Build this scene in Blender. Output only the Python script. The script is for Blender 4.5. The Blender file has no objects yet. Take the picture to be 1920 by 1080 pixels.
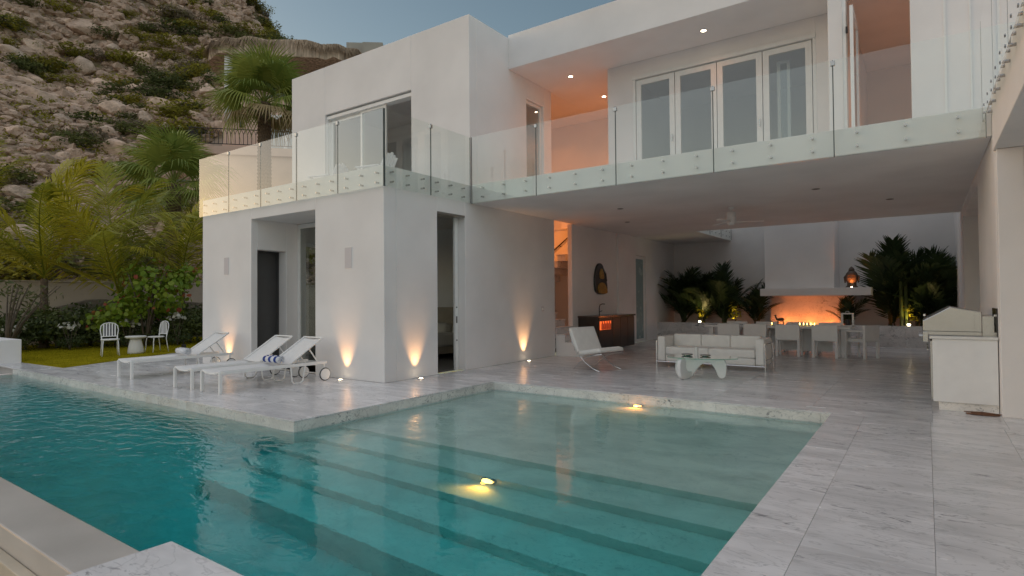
import bpy, bmesh, math, random
import numpy as np
from mathutils import Vector, Matrix
R = math.radians
rnd = random.Random(7)
sc = bpy.context.scene
col = sc.collection

# ------------------------------------------------------------------ camera
def cam_axes(yaw, pit, rol):
    fw = Vector((-math.sin(yaw)*math.cos(pit), math.cos(yaw)*math.cos(pit), math.sin(pit)))
    rt = Vector((math.cos(yaw), math.sin(yaw), 0)); up = rt.cross(fw)
    c, s = math.cos(rol), math.sin(rol)
    return c*rt+s*up, -s*rt+c*up, fw
cd = bpy.data.cameras.new('camera'); cam = bpy.data.objects.new('camera', cd); col.objects.link(cam)
r_, u_, f_ = cam_axes(0.614361, 0.018768, -0.0080908)
m = Matrix((r_, u_, -f_)).transposed().to_4x4(); m.translation = Vector((0, 0, 1.5))
cam.matrix_world = m
cd.sensor_width = 36; cd.lens = 36*1099.23/1920; cd.clip_start = .05; cd.clip_end = 9000
sc.camera = cam
# ------------------------------------------------------------------ sky and its sun, added fill lamp, exposure
SUN_AZ = 260.0      # degrees clockwise from +Y: behind the camera to the left, over the sea
SUN_EL = 3.0
w = bpy.data.worlds.new('World'); sc.world = w; w.use_nodes = True
nt = w.node_tree; bg = nt.nodes['Background']
sky = nt.nodes.new('ShaderNodeTexSky'); sky.sky_type = 'NISHITA'; sky.sun_disc = False
sky.sun_elevation = R(SUN_EL); sky.sun_rotation = R(SUN_AZ); sky.altitude = 50
sky.air_density = 1.0; sky.dust_density = 1.3; sky.ozone_density = 1.3
nt.links.new(sky.outputs[0], bg.inputs[0]); bg.inputs[1].default_value = 0.092
sl = bpy.data.lights.new('sun', 'SUN'); so = bpy.data.objects.new('sun', sl); col.objects.link(so)
sl.energy = 0.43; sl.angle = R(150); sl.color = (1, .93, .92)  # added very wide fill lamp, higher and more frontal than the sky's sun
sd = Vector((math.sin(R(188))*math.cos(R(46)), math.cos(R(188))*math.cos(R(46)), math.sin(R(46))))
so.rotation_euler = sd.to_track_quat('Z', 'Y').to_euler()
sc.view_settings.view_transform = 'Standard'; sc.view_settings.look = 'None'
sc.view_settings.exposure = 1.66; sc.view_settings.gamma = 1
sc.cycles.use_denoising = True
sc.cycles.max_bounces = 14; sc.cycles.diffuse_bounces = 8; sc.cycles.transparent_max_bounces = 24
sc.cycles.sample_clamp_indirect = 6

# ------------------------------------------------------------------ materials
def newmat(name):
    m = bpy.data.materials.new(name); m.use_nodes = True
    return m, m.node_tree, m.node_tree.nodes['Principled BSDF']
def N(nt, t, **kw):
    n = nt.nodes.new(t)
    for k, v in kw.items():
        if k.startswith('i_'): n.inputs[int(k[2:])].default_value = v
        else: setattr(n, k, v)
    return n
def ramp(nt, fac, stops):
    r = nt.nodes.new('ShaderNodeValToRGB'); e = r.color_ramp.elements
    while len(e) > 1: e.remove(e[-1])
    e[0].position = stops[0][0]; e[0].color = (*stops[0][1], 1) if len(stops[0][1]) == 3 else stops[0][1]
    for p, c in stops[1:]:
        q = e.new(p); q.color = (*c, 1)
    nt.links.new(fac, r.inputs[0]); return r
def coords(nt, kind, scale=(1, 1, 1), rand=False):
    if kind == 'world': o = nt.nodes.new('ShaderNodeNewGeometry').outputs['Position']
    else: o = nt.nodes.new('ShaderNodeTexCoord').outputs['Object']
    mp = nt.nodes.new('ShaderNodeMapping'); mp.inputs['Scale'].default_value = scale
    nt.links.new(o, mp.inputs[0])
    if rand:
        oi = nt.nodes.new('ShaderNodeObjectInfo'); v = N(nt, 'ShaderNodeVectorMath', operation='SCALE')
        cb = nt.nodes.new('ShaderNodeCombineXYZ')
        for k in range(3): nt.links.new(oi.outputs['Random'], cb.inputs[k])
        nt.links.new(cb.outputs[0], v.inputs[0]); v.inputs['Scale'].default_value = 37.0
        nt.links.new(v.outputs[0], mp.inputs['Location'])
    return mp.outputs[0]
def simple(name, c, rough=.5, metal=0, var=.08, nscale=4, bump=0, bscale=60, kind='object', spec=.5, mscale=(1, 1, 1)):
    """plain colour with a little uneven wear, optional fine relief"""
    m, nt, b = newmat(name); L = nt.links.new
    v = coords(nt, kind, mscale)
    n = N(nt, 'ShaderNodeTexNoise'); n.inputs['Scale'].default_value = nscale; n.inputs['Detail'].default_value = 5
    L(v, n.inputs['Vector'])
    lo = tuple(max(0, x*(1-var)) for x in c); hi = tuple(min(1, x*(1+var*.6)) for x in c)
    r = ramp(nt, n.outputs[0], [(.3, lo), (.7, hi)]); L(r.outputs[0], b.inputs['Base Color'])
    b.inputs['Roughness'].default_value = rough; b.inputs['Metallic'].default_value = metal
    b.inputs['Specular IOR Level'].default_value = spec
    if rough < .9 and var:
        rr = N(nt, 'ShaderNodeMapRange'); rr.inputs[3].default_value = max(.02, rough-.06); rr.inputs[4].default_value = min(1, rough+.08)
        L(n.outputs[0], rr.inputs[0]); L(rr.outputs[0], b.inputs['Roughness'])
    if bump:
        n2 = N(nt, 'ShaderNodeTexNoise'); n2.inputs['Scale'].default_value = bscale; n2.inputs['Detail'].default_value = 4
        L(v, n2.inputs['Vector'])
        bp = N(nt, 'ShaderNodeBump'); bp.inputs['Strength'].default_value = bump; bp.inputs['Distance'].default_value = .01
        L(n2.outputs[0], bp.inputs['Height']); L(bp.outputs[0], b.inputs['Normal'])
    return m
def emit(name, c, s):
    m, nt, b = newmat(name)
    b.inputs['Base Color'].default_value = (*c, 1); b.inputs['Emission Color'].default_value = (*c, 1)
    b.inputs['Emission Strength'].default_value = s; return m
def marble(name, base=(.76, .75, .75), dark=(.17, .175, .19), rough=.22, rand=True, stretch=(1.1, 3.2, 3.2), amount=1.0):
    m, nt, b = newmat(name); L = nt.links.new
    v = coords(nt, 'world', stretch, rand)
    n0 = N(nt, 'ShaderNodeTexNoise'); n0.inputs['Scale'].default_value = 1.3; n0.inputs['Detail'].default_value = 6
    n0.inputs['Distortion'].default_value = .6; L(v, n0.inputs['Vector'])
    n1 = N(nt, 'ShaderNodeTexNoise'); n1.inputs['Scale'].default_value = 6.5; n1.inputs['Detail'].default_value = 9
    n1.inputs['Roughness'].default_value = .68; n1.inputs['Distortion'].default_value = 1.2; L(v, n1.inputs['Vector'])
    r0 = ramp(nt, n0.outputs[0], [(.3, tuple(x*.78 for x in base)), (.62, base)])
    r1 = ramp(nt, n1.outputs[0], [(.54, (0, 0, 0)), (.62, (1, 1, 1))])
    n2 = N(nt, 'ShaderNodeTexNoise'); n2.inputs['Scale'].default_value = .9; n2.inputs['Detail'].default_value = 3; L(v, n2.inputs['Vector'])
    r2 = ramp(nt, n2.outputs[0], [(.42, (0, 0, 0)), (.68, (1, 1, 1))])
    mu = N(nt, 'ShaderNodeMath', operation='MULTIPLY'); L(r1.outputs[0], mu.inputs[0]); L(r2.outputs[0], mu.inputs[1])
    mu2 = N(nt, 'ShaderNodeMath', operation='MULTIPLY'); L(mu.outputs[0], mu2.inputs[0]); mu2.inputs[1].default_value = .95*amount
    # thin crossing veins
    w_ = N(nt, 'ShaderNodeTexNoise'); w_.inputs['Scale'].default_value = 1.1; w_.inputs['Detail'].default_value = 7; w_.inputs['Distortion'].default_value = 2.5; L(v, w_.inputs['Vector'])
    ab = N(nt, 'ShaderNodeMath', operation='SUBTRACT'); L(w_.outputs[0], ab.inputs[0]); ab.inputs[1].default_value = .5
    ab2 = N(nt, 'ShaderNodeMath', operation='ABSOLUTE'); L(ab.outputs[0], ab2.inputs[0])
    rv = ramp(nt, ab2.outputs[0], [(0, (1, 1, 1)), (.018, (0, 0, 0))])
    mv = N(nt, 'ShaderNodeMath', operation='MULTIPLY'); L(rv.outputs[0], mv.inputs[0]); mv.inputs[1].default_value = .3*amount
    mx_ = N(nt, 'ShaderNodeMath', operation='MAXIMUM'); L(mu2.outputs[0], mx_.inputs[0]); L(mv.outputs[0], mx_.inputs[1])
    mx = N(nt, 'ShaderNodeMix', data_type='RGBA'); L(mx_.outputs[0], mx.inputs[0]); L(r0.outputs[0], mx.inputs[6]); mx.inputs[7].default_value = (*dark, 1)
    oi = nt.nodes.new('ShaderNodeObjectInfo'); hv = N(nt, 'ShaderNodeHueSaturation'); mr = N(nt, 'ShaderNodeMapRange')
    mr.inputs[3].default_value = .90; mr.inputs[4].default_value = 1.06; L(oi.outputs['Random'], mr.inputs[0]); L(mr.outputs[0], hv.inputs['Value'])
    L(mx.outputs[2], hv.inputs['Color']); L(hv.outputs[0], b.inputs['Base Color'])
    rr = N(nt, 'ShaderNodeMapRange'); rr.inputs[3].default_value = rough*.7; rr.inputs[4].default_value = rough*1.5; L(n0.outputs[0], rr.inputs[0]); L(rr.outputs[0], b.inputs['Roughness'])
    return m
def glassmat(name, tint=(.93, .97, .95), ior=1.5, rough=0.0):
    """clear sheet glass with real thickness: fresnel reflection on each outer face"""
    m = bpy.data.materials.new(name); m.use_nodes = True; nt = m.node_tree; nt.nodes.clear(); L = nt.links.new
    o = N(nt, 'ShaderNodeOutputMaterial'); t = N(nt, 'ShaderNodeBsdfTransparent'); g = N(nt, 'ShaderNodeBsdfGlossy')
    t.inputs[0].default_value = (*tint, 1); g.inputs['Roughness'].default_value = rough; g.inputs[0].default_value = (1, 1, 1, 1)
    f = N(nt, 'ShaderNodeFresnel'); f.inputs[0].default_value = ior
    ge = N(nt, 'ShaderNodeNewGeometry'); s = N(nt, 'ShaderNodeMath', operation='SUBTRACT'); s.inputs[0].default_value = 1; L(ge.outputs['Backfacing'], s.inputs[1])
    m2 = N(nt, 'ShaderNodeMath', operation='MULTIPLY', use_clamp=True); m2.inputs[1].default_value = 1.9; L(f.outputs[0], m2.inputs[0])
    mu = N(nt, 'ShaderNodeMath', operation='MULTIPLY'); L(m2.outputs[0], mu.inputs[0]); L(s.outputs[0], mu.inputs[1])
    mx = N(nt, 'ShaderNodeMixShader'); L(mu.outputs[0], mx.inputs[0]); L(t.outputs[0], mx.inputs[1]); L(g.outputs[0], mx.inputs[2]); L(mx.outputs[0], o.inputs[0])
    return m
def leafmat(name, c1, c2, trans=.3, rough=.45, spec=.35):
    m, nt, b = newmat(name); L = nt.links.new
    ge = nt.nodes.new('ShaderNodeNewGeometry'); oi = nt.nodes.new('ShaderNodeObjectInfo')
    ad = N(nt, 'ShaderNodeMath', operation='ADD'); L(ge.outputs['Random Per Island'], ad.inputs[0]); L(oi.outputs['Random'], ad.inputs[1])
    hf = N(nt, 'ShaderNodeMath', operation='MULTIPLY'); hf.inputs[1].default_value = .5; L(ad.outputs[0], hf.inputs[0])
    r = ramp(nt, hf.outputs[0], [(.15, c1), (.85, c2)]); L(r.outputs[0], b.inputs['Base Color'])
    b.inputs['Roughness'].default_value = rough; b.inputs['Specular IOR Level'].default_value = spec
    t = N(nt, 'ShaderNodeBsdfTranslucent'); L(r.outputs[0], t.inputs[0]); mx = N(nt, 'ShaderNodeMixShader'); mx.inputs[0].default_value = trans
    out = [n for n in nt.nodes if n.type == 'OUTPUT_MATERIAL'][0]
    L(b.outputs[0], mx.inputs[1]); L(t.outputs[0], mx.inputs[2]); L(mx.outputs[0], out.inputs[0]); return m

M = {}
M['plaster'] = simple('white_plaster', (.80, .78, .765), .75, var=.08, nscale=.8, bump=.12, bscale=35, kind='world', spec=.2)
M['plaster_in'] = simple('white_interior_paint', (.78, .76, .72), .7, var=.03, nscale=1.5, kind='world', spec=.2)
M['white'] = simple('white_lacquer', (.80, .80, .79), .38, var=.04, nscale=6)
M['white_alu'] = simple('white_powder_coat', (.80, .80, .78), .45, var=.04, nscale=9)
M['leather'] = simple('white_leather', (.80, .78, .74), .42, var=.07, nscale=6, bump=.35, bscale=40)
M['sling'] = simple('white_sling_mesh', (.78, .77, .75), .7, var=.05, nscale=30, bump=.5, bscale=500)
M['marble'] = marble('pale_grey_marble')
M['marble_edge'] = marble('pale_grey_marble_edge', rough=.35, stretch=(2.2, 2.2, 3), amount=1.15, base=(.80, .78, .74))
M['marble_panel'] = marble('marble_panel', rough=.3, stretch=(1.5, 1.5, 1.5))
M['grout'] = simple('grout', (.56, .55, .54), .8, kind='world')
M['concrete'] = simple('weir_stone', (.50, .47, .43), .3, var=.14, nscale=1.4, kind='world', bump=.1, bscale=30)
M['weir_face'] = simple('weir_face', (.52, .46, .36), .6, var=.2, nscale=1.8, kind='world', bump=.15, bscale=30)
M['pool'] = marble('pool_stone', base=(.93, .80, .72), dark=(.52, .45, .41), rough=.6, stretch=(1.6, 2.2, 2.2), amount=.8)
M['glass'] = glassmat('balustrade_glass', (.955, .975, .96), 1.58)
M['seal'] = simple('dark_glass_edge', (.07, .085, .08), .3)
M['pane'] = glassmat('window_glass', (.88, .91, .90), 1.6)
M['table_glass'] = glassmat('table_glass', (.70, .86, .80), 1.5)
M['frost'] = simple('frosted_glass', (.30, .40, .40), .25, var=.03)
M['chrome'] = simple('chrome', (.75, .75, .76), .12, 1, var=.03)
M['steel'] = simple('brushed_steel', (.46, .45, .43), .24, 1, var=.03, nscale=3)
M['black'] = simple('black_rubber', (.02, .02, .02), .5)
M['darkmetal'] = simple('black_iron', (.025, .022, .02), .5)
M['darkwood'] = simple('dark_stained_wood', (.035, .026, .02), .35, var=.3, nscale=6)
M['grey_door'] = simple('dark_grey_paint', (.10, .10, .10), .5, var=.05)
M['pink'] = simple('pink_stucco', (.66, .46, .36), .85, var=.1, nscale=.8, kind='world', bump=.2, bscale=20)
M['beige'] = simple('beige_garden_stucco', (.52, .42, .34), .85, var=.16, nscale=1.1, kind='world', bump=.2, bscale=20)
M['farbeige'] = simple('far_stucco', (.42, .39, .33), .85, var=.1, nscale=.5, kind='world')
M['thatch'] = simple('palm_thatch', (.54, .42, .31), .95, var=.6, nscale=1.6, kind='world', mscale=(4, 4, .5), bump=1, bscale=4)
M['bed'] = simple('white_linen', (.72, .68, .60), .9, var=.06, bump=.3, bscale=14)
M['head'] = simple('oatmeal_upholstery', (.42, .36, .28), .9, var=.1, bump=.3, bscale=200)
M['stone_head'] = simple('carved_dark_stone', (.10, .07, .05), .55, var=.4, nscale=14, bump=.4, bscale=40)
M['gold'] = simple('gilded_wood', (.42, .25, .06), .45, .3, var=.35, nscale=18, bump=.4, bscale=40)
M['soil'] = simple('soil', (.05, .037, .028), .95, var=.4, nscale=6, kind='world')
M['stoneware'] = simple('white_ceramic', (.72, .71, .68), .4, var=.05)
M['trunk'] = simple('palm_trunk', (.16, .11, .075), .9, var=.45, nscale=14, bump=.8, bscale=30)
M['bark'] = simple('shrub_bark', (.13, .10, .075), .9, var=.3, nscale=14)
M['lens'] = emit('lamp_lens', (1, .80, .55), 5)
M['lens_dim'] = emit('pool_lamp_lens', (1, .42, .10), 2.6)
M['flame'] = emit('flame', (1, .42, .12), 5)
M['can'] = simple('downlight_trim', (.30, .29, .27), .5)
M['basket'] = simple('brown_dried_leaf', (.16, .07, .035), .6, var=.4, nscale=30)
M['pad'] = simple('lamp_black', (.03, .03, .03), .4)
# leaves
M['coco'] = leafmat('coconut_frond', (.40, .36, .03), (.58, .50, .045), .42)
M['coco_green'] = leafmat('green_frond', (.22, .25, .025), (.40, .38, .04), .42)
M['fan'] = leafmat('fan_palm_leaf', (.18, .25, .05), (.38, .40, .09), .35)
M['dry'] = leafmat('dry_palm_leaf', (.32, .24, .12), (.44, .33, .17), .3)
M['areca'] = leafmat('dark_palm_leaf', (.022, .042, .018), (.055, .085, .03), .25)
M['hedge'] = leafmat('dark_hedge_leaf', (.045, .07, .022), (.11, .135, .035), .2)
M['grape'] = leafmat('round_green_leaf', (.17, .27, .025), (.36, .40, .05), .35)
M['grape_red'] = leafmat('red_leaf', (.34, .07, .04), (.40, .19, .06), .3)
M['scrub'] = leafmat('desert_scrub_green', (.19, .18, .03), (.30, .26, .04), .25, .8, .05)
M['scrub_dark'] = leafmat('desert_scrub_dark', (.075, .095, .035), (.15, .155, .05), .25, .8, .05)
M['scrub_dry'] = leafmat('desert_scrub_dry', (.20, .16, .11), (.28, .23, .16), .2, .8, .05)
M['flower'] = leafmat('white_petal', (.7, .68, .6), (.75, .74, .7), .3)
M['plume'] = leafmat('leathery_leaf', (.07, .09, .03), (.16, .16, .05), .25)
M['grass'] = leafmat('lawn_grass', (.24, .23, .010), (.36, .31, .014), .3, .9, .02)

# ------------------------------------------------------------------ mesh helpers
class MB:
    def __init__(s): s.v = []; s.f = []
    def add(s, v, f):
        o = len(s.v); s.v += [tuple(p) for p in v]; s.f += [tuple(i+o for i in q) for q in f]; return s
    def box(s, x0, x1, y0, y1, z0, z1, rot=None, at=None):
        v = [(x, y, z) for z in (z0, z1) for y in (y0, y1) for x in (x0, x1)]
        if rot is not None: v = [tuple((rot @ Vector(p)) + (at or Vector())) for p in v]
        return s.add(v, [(0, 2, 3, 1), (4, 5, 7, 6), (0, 1, 5, 4), (2, 6, 7, 3), (0, 4, 6, 2), (1, 3, 7, 5)])
    def bar(s, a, b, w, h, up=Vector((0, 0, 1))):
        a = Vector(a); b = Vector(b); d = (b-a); l = d.length; d.normalize()
        x = d.cross(up)
        if x.length < 1e-4: x = d.cross(Vector((1, 0, 0)))
        x.normalize(); z = x.cross(d)
        v = [p + x*sx*w/2 + z*sz*h/2 for p in (a, b) for sz in (-1, 1) for sx in (-1, 1)]
        return s.add(v, [(0, 1, 3, 2), (4, 6, 7, 5), (0, 4, 5, 1), (2, 3, 7, 6), (0, 2, 6, 4), (1, 5, 7, 3)])
    def tube(s, pts, rad, n=8, cap=True):
        pts = [Vector(p) for p in pts]; v = []; f = []
        if not hasattr(rad, '__len__'): rad = [rad]*len(pts)
        prev = None
        for i, p in enumerate(pts):
            d = (pts[min(i+1, len(pts)-1)]-pts[max(i-1, 0)])
            d = d.normalized() if d.length > 1e-9 else Vector((0, 0, 1))
            if prev is None:
                x = d.cross(Vector((0, 0, 1)))
                if x.length < 1e-3: x = d.cross(Vector((0, 1, 0)))
            else: x = prev - d*prev.dot(d)
            x.normalize(); prev = x; y = d.cross(x)
            for k in range(n):
                a = 2*math.pi*k/n; v.append(p + (x*math.cos(a)+y*math.sin(a))*rad[i])
        for i in range(len(pts)-1):
            for k in range(n):
                a = i*n+k; b = i*n+(k+1) % n; f.append((a, b, b+n, a+n))
        if cap: f.append(tuple(range(n-1, -1, -1))); f.append(tuple((len(pts)-1)*n+k for k in range(n)))
        return s.add(v, f)
    def lathe(s, prof, n=20, c=(0, 0, 0), sx=1, sy=1):
        v = []; f = []
        for r, z in prof:
            for k in range(n):
                a = 2*math.pi*k/n; v.append((c[0]+r*math.cos(a)*sx, c[1]+r*math.sin(a)*sy, c[2]+z))
        for i in range(len(prof)-1):
            for k in range(n):
                a = i*n+k; b = i*n+(k+1) % n; f.append((a, b, b+n, a+n))
        f.append(tuple(range(n-1, -1, -1))); f.append(tuple((len(prof)-1)*n+k for k in range(n)))
        return s.add(v, f)
    def prism(s, poly, z0, z1, axis='z'):
        n = len(poly)
        def P(p, z):
            return (p[0], p[1], z) if axis == 'z' else ((p[0], z, p[1]) if axis == 'y' else (z, p[0], p[1]))
        v = [P(p, z0) for p in poly]+[P(p, z1) for p in poly]
        f = [tuple(range(n-1, -1, -1)), tuple(range(n, 2*n))]+[(i, (i+1) % n, n+(i+1) % n, n+i) for i in range(n)]
        return s.add(v, f)
    def mesh(s, name, bevel=0, seg=2, fix=True):
        me = bpy.data.meshes.new(name); me.from_pydata(s.v, [], s.f)
        if fix or bevel:
            bm = bmesh.new(); bm.from_mesh(me)
            if fix: bmesh.ops.recalc_face_normals(bm, faces=bm.faces)
            if bevel: bmesh.ops.bevel(bm, geom=list(bm.edges), offset=bevel, segments=seg, affect='EDGES', profile=.6, clamp_overlap=True)
            bm.to_mesh(me); bm.free()
        return me
    def build(s, name, mat, parent=None, loc=None, bevel=0, seg=2, smooth=False, fix=True):
        return obj(name, s.mesh(name, bevel, seg, fix), mat, parent, loc, smooth)
def obj(name, me, mat, parent=None, loc=None, smooth=False):
    if isinstance(mat, str): mat = M[mat]
    if not me.materials: me.materials.append(mat)
    if smooth:
        me.polygons.foreach_set('use_smooth', [True]*len(me.polygons))
    o = bpy.data.objects.new(name, me); col.objects.link(o)
    if parent: o.parent = parent
    if loc is not None: o.location = loc
    return o
def B(x0, x1, y0, y1, z0, z1): return MB().box(x0, x1, y0, y1, z0, z1)
def tag(o, label=None, cat=None, group=None, kind=None):
    if label: o['label'] = label
    if cat: o['category'] = cat
    if group: o['group'] = group
    if kind: o['kind'] = kind
    return o
def thing(name, label, cat, loc=(0, 0, 0), rz=0, group=None):
    o = bpy.data.objects.new(name, None); col.objects.link(o); o.location = loc; o.rotation_euler = (0, 0, rz)
    o.empty_display_size = .1
    return tag(o, label, cat, group)
def copy_tree(o, parent=None):
    c = o.copy(); col.objects.link(c)
    if parent: c.parent = parent
    for ch in list(o.children): copy_tree(ch, c)
    return c
def dup(root, label, loc, rz=0, scale=None):
    c = copy_tree(root); c['label'] = label; c.location = loc; c.rotation_euler = (0, 0, rz)
    if scale: c.scale = (scale,)*3
    return c
def lamp(name, typ, loc, energy, color, parent=None, rot=None, **kw):
    l = bpy.data.lights.new(name, typ); l.energy = energy; l.color = color
    for k, v in kw.items(): setattr(l, k, v)
    o = bpy.data.objects.new(name, l); col.objects.link(o); o.location = loc
    if rot: o.rotation_euler = rot
    if parent: o.parent = parent
    return o
def pol(a, r): return (-math.sin(R(a))*r, math.cos(R(a))*r)   # a: degrees left of +Y seen from the terrace
WARM = (1, .28, .055)

# ================================================================== SETTING
# ---- terrain: thin plate spline through surveyed heights
cp = []
def cpt(a, r, z): x, y = pol(a, r); cp.append((x, y, z))
for a in (86, 76.3, 70, 64): 
    cpt(a, 29, .6); cpt(a, 40, 5.5); cpt(a, 56, 13.5); cpt(a, 80, 28.5)
for a in (98, 110, 125, 140):
    for r, z in ((29, -.6), (45, -.6), (70, 1 if a < 105 else -.8), (115, 4 if a < 105 else -.8)): cpt(a, r, z)
for a, zt in ((86, 58), (76.3, 60), (70, 60), (64, 58)): cpt(a, 115, zt)
for a in (80, 66): cpt(a, 150, 88)
cpt(98, 150, 5); cpt(112, 150, -1)
for r, z in ((29, .6), (40, 6.), (58, 17), (80, 33), (98, 47), (115, 50), (150, 45)): cpt(58.5, r, z)
for r, z in ((29, .3), (40, 5.5), (56, 15), (70, 25), (80, 33.2), (95, 30), (130, 12)): cpt(54.5, r, z)
for r, z in ((30, 0), (45, 6), (60, 19.5), (66, 24.5), (80, 18), (110, 4)): cpt(50.6, r, z)
for a in (46, 38, 25): 
    for r in (30, 50, 80, 120): cpt(a, r, -.5)
for x, y in ((-20, -20), (-20, 0), (-22, 20), (-15, 32), (-40, -60), (-24, 4), (-26, 10)): cp.append((x, y, -.6))
CP = np.array(cp)
def U(d): return np.where(d > 1e-9, d*d*np.log(d+1e-12), 0)
n = len(CP); K = U(np.hypot(CP[:, None, 0]-CP[None, :, 0], CP[:, None, 1]-CP[None, :, 1])) + np.eye(n)*12.0
Pm = np.c_[np.ones(n), CP[:, :2]]; A = np.block([[K, Pm], [Pm.T, np.zeros((3, 3))]])
W_ = np.linalg.solve(A, np.r_[CP[:, 2], 0, 0, 0])
def fract(x, y, s, seed):
    v = np.zeros_like(x); amp = 1
    for k in range(5):
        f = s*2**k; p = seed*3.1+k*1.7
        v += amp*(np.sin(x*f+1.3*np.sin(y*f*.7+p))*np.cos(y*f*1.1+1.7*np.sin(x*f*.6+p*2))); amp *= .5
    return v
def height(x, y):
    x = np.atleast_1d(np.asarray(x, float)); y = np.atleast_1d(np.asarray(y, float))
    z = U(np.hypot(x[:, None]-CP[None, :, 0], y[:, None]-CP[None, :, 1]))@W_[:n] + W_[n]+W_[n+1]*x+W_[n+2]*y
    k = np.clip((np.hypot(x, y)-30)/15, 0, 1)
    a = np.degrees(np.arctan2(-x, y)); a = np.where(a < -90, a+360, a)      # the slope runs out to the shore on the left
    z = np.where(z > 0, z*np.clip((103-a)/14, 0, 1), z)
    return np.maximum(z + k*1.1*fract(x, y, .16, 2)*np.clip((103-a)/14, 0, 1), -.8)
gx = np.linspace(-150, -17, 170); gy = np.linspace(-45, 110, 190)
GX, GY = np.meshgrid(gx, gy); GZ = height(GX.ravel(), GY.ravel()).reshape(GX.shape)
mask_in = (GX > -26.3) ; GZ = np.where(mask_in, np.minimum(GZ, -.25), GZ)
vs = np.c_[GX.ravel(), GY.ravel(), GZ.ravel()].tolist(); nx = len(gx); fs = []
for j in range(len(gy)-1):
    for i in range(nx-1): a = j*nx+i; fs.append((a, a+1, a+nx+1, a+nx))
m_, nt, b = newmat('desert_hillside'); L = nt.links.new
v = coords(nt, 'world')
n1 = N(nt, 'ShaderNodeTexNoise'); n1.inputs['Scale'].default_value = .35; n1.inputs['Detail'].default_value = 9; n1.inputs['Roughness'].default_value = .7; L(v, n1.inputs['Vector'])
r1 = ramp(nt, n1.outputs[0], [(.32, (.19, .165, .05)), (.46, (.28, .21, .14)), (.58, (.40, .305, .235)), (.75, (.50, .39, .31))])
L(r1.outputs[0], b.inputs['Base Color']); b.inputs['Roughness'].default_value = .95; b.inputs['Specular IOR Level'].default_value = .1
n2 = N(nt, 'ShaderNodeTexVoronoi'); n2.inputs['Scale'].default_value = 1.1; L(v, n2.inputs['Vector'])
bp = N(nt, 'ShaderNodeBump'); bp.inputs['Strength'].default_value = .9; bp.inputs['Distance'].default_value = .5; L(n2.outputs[0], bp.inputs['Height']); L(bp.outputs[0], b.inputs['Normal'])
M['hill'] = m_
me = bpy.data.meshes.new('hill'); me.from_pydata(vs, [], fs)
tag(obj('hill', me, 'hill', smooth=True), 'steep desert hillside of earth and rock behind the garden', kind='structure')
# far ground and sea
tag(B(-17, 60, -4, 140, -4.2, -4.0).build('ground', 'beige'), kind='structure')
m_, nt, b = newmat('sea_water'); b.inputs['Base Color'].default_value = (.02, .05, .07, 1); b.inputs['Roughness'].default_value = .15
n1 = N(nt, 'ShaderNodeTexNoise'); n1.inputs['Scale'].default_value = .2; n1.inputs['Detail'].default_value = 4; nt.links.new(coords(nt, 'world'), n1.inputs['Vector'])
bp = N(nt, 'ShaderNodeBump'); bp.inputs['Strength'].default_value = .6; bp.inputs['Distance'].default_value = 1; nt.links.new(n1.outputs[0], bp.inputs['Height']); nt.links.new(bp.outputs[0], b.inputs['Normal'])
M['sea'] = m_
tag(B(-4000, 4000, -4000, 4000, -31, -30).build('sea', 'sea'), kind='structure')

# ---- terrace: marble tiles, each an object
terrace = bpy.data.objects.new('terrace', None); col.objects.link(terrace); tag(terrace, 'pale grey marble terrace around the pool and under the house', kind='structure')
PX0, PX1, PY0, PY1 = -6.46, -1.02, 4.42, 8.55      # inlet of the pool
WEIR = 1.76; ZW = -.14
_tc = {}
def tile(x0, x1, y0, y1):
    g = .0011
    x0 += g; x1 -= g; y0 += g; y1 -= g
    if x1-x0 < .03 or y1-y0 < .03: return
    key = (round(x1-x0, 3), round(y1-y0, 3))
    if key not in _tc:
        me = B(-key[0]/2, key[0]/2, -key[1]/2, key[1]/2, -.022, 0).mesh('tile', .0012, 1); me.materials.append(M['marble']); _tc[key] = me
    o = bpy.data.objects.new('tile', _tc[key]); col.objects.link(o); o.parent = terrace
    o.location = ((x0+x1)/2, (y0+y1)/2, rnd.uniform(-.0004, .0004))
def tiles(x0, x1, y0, y1, tx, ty, ox=0, oy=0, stagger=False):
    i = 0; x = x0-ox
    while x < x1:
        y = y0-oy-(ty/2 if stagger and i % 2 else 0)
        while y < y1:
            tile(max(x, x0), min(x+tx, x1), max(y, y0), min(y+ty, y1)); y += ty
        x += tx; i += 1
tiles(-1.02, -.65, 1.2, 8.55, .37, 1.34)                    # edge strip along the pool
tiles(-.65, 4.0, .3, 8.55, .67, 1.34, 0, .4, True)
tiles(-8, .74, 8.55, 20.5, 1.34, .67)
tiles(.74, 4.0, 8.55, 9.53, 1.34, .67)
tiles(-14.4, PX0, 4.42, 7.33, 1.34, .67, .2)
tiles(-18.9, -14.4, 4.42, 9.6, 1.34, .67, .5)
tiles(-8, PX0, 7.33, 8.55, 1.54, .61)
tiles(-3.89, -1.02, -.6, 1.79, 1.435, 1.2)
for bx in ((-18.9, -6.52, 4.48, 7.6), (-18.9, -14.3, 7.6, 9.6), (-8.1, -6.52, 7.6, 8.61), (-8.1, 4, 8.61, 20.6), (-.96, 4, -.6, 8.61), (-3.83, -.96, -.6, 1.73)):
    B(*bx, -1.7, -.0245).build('bed_slab', 'grout', terrace)
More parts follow.
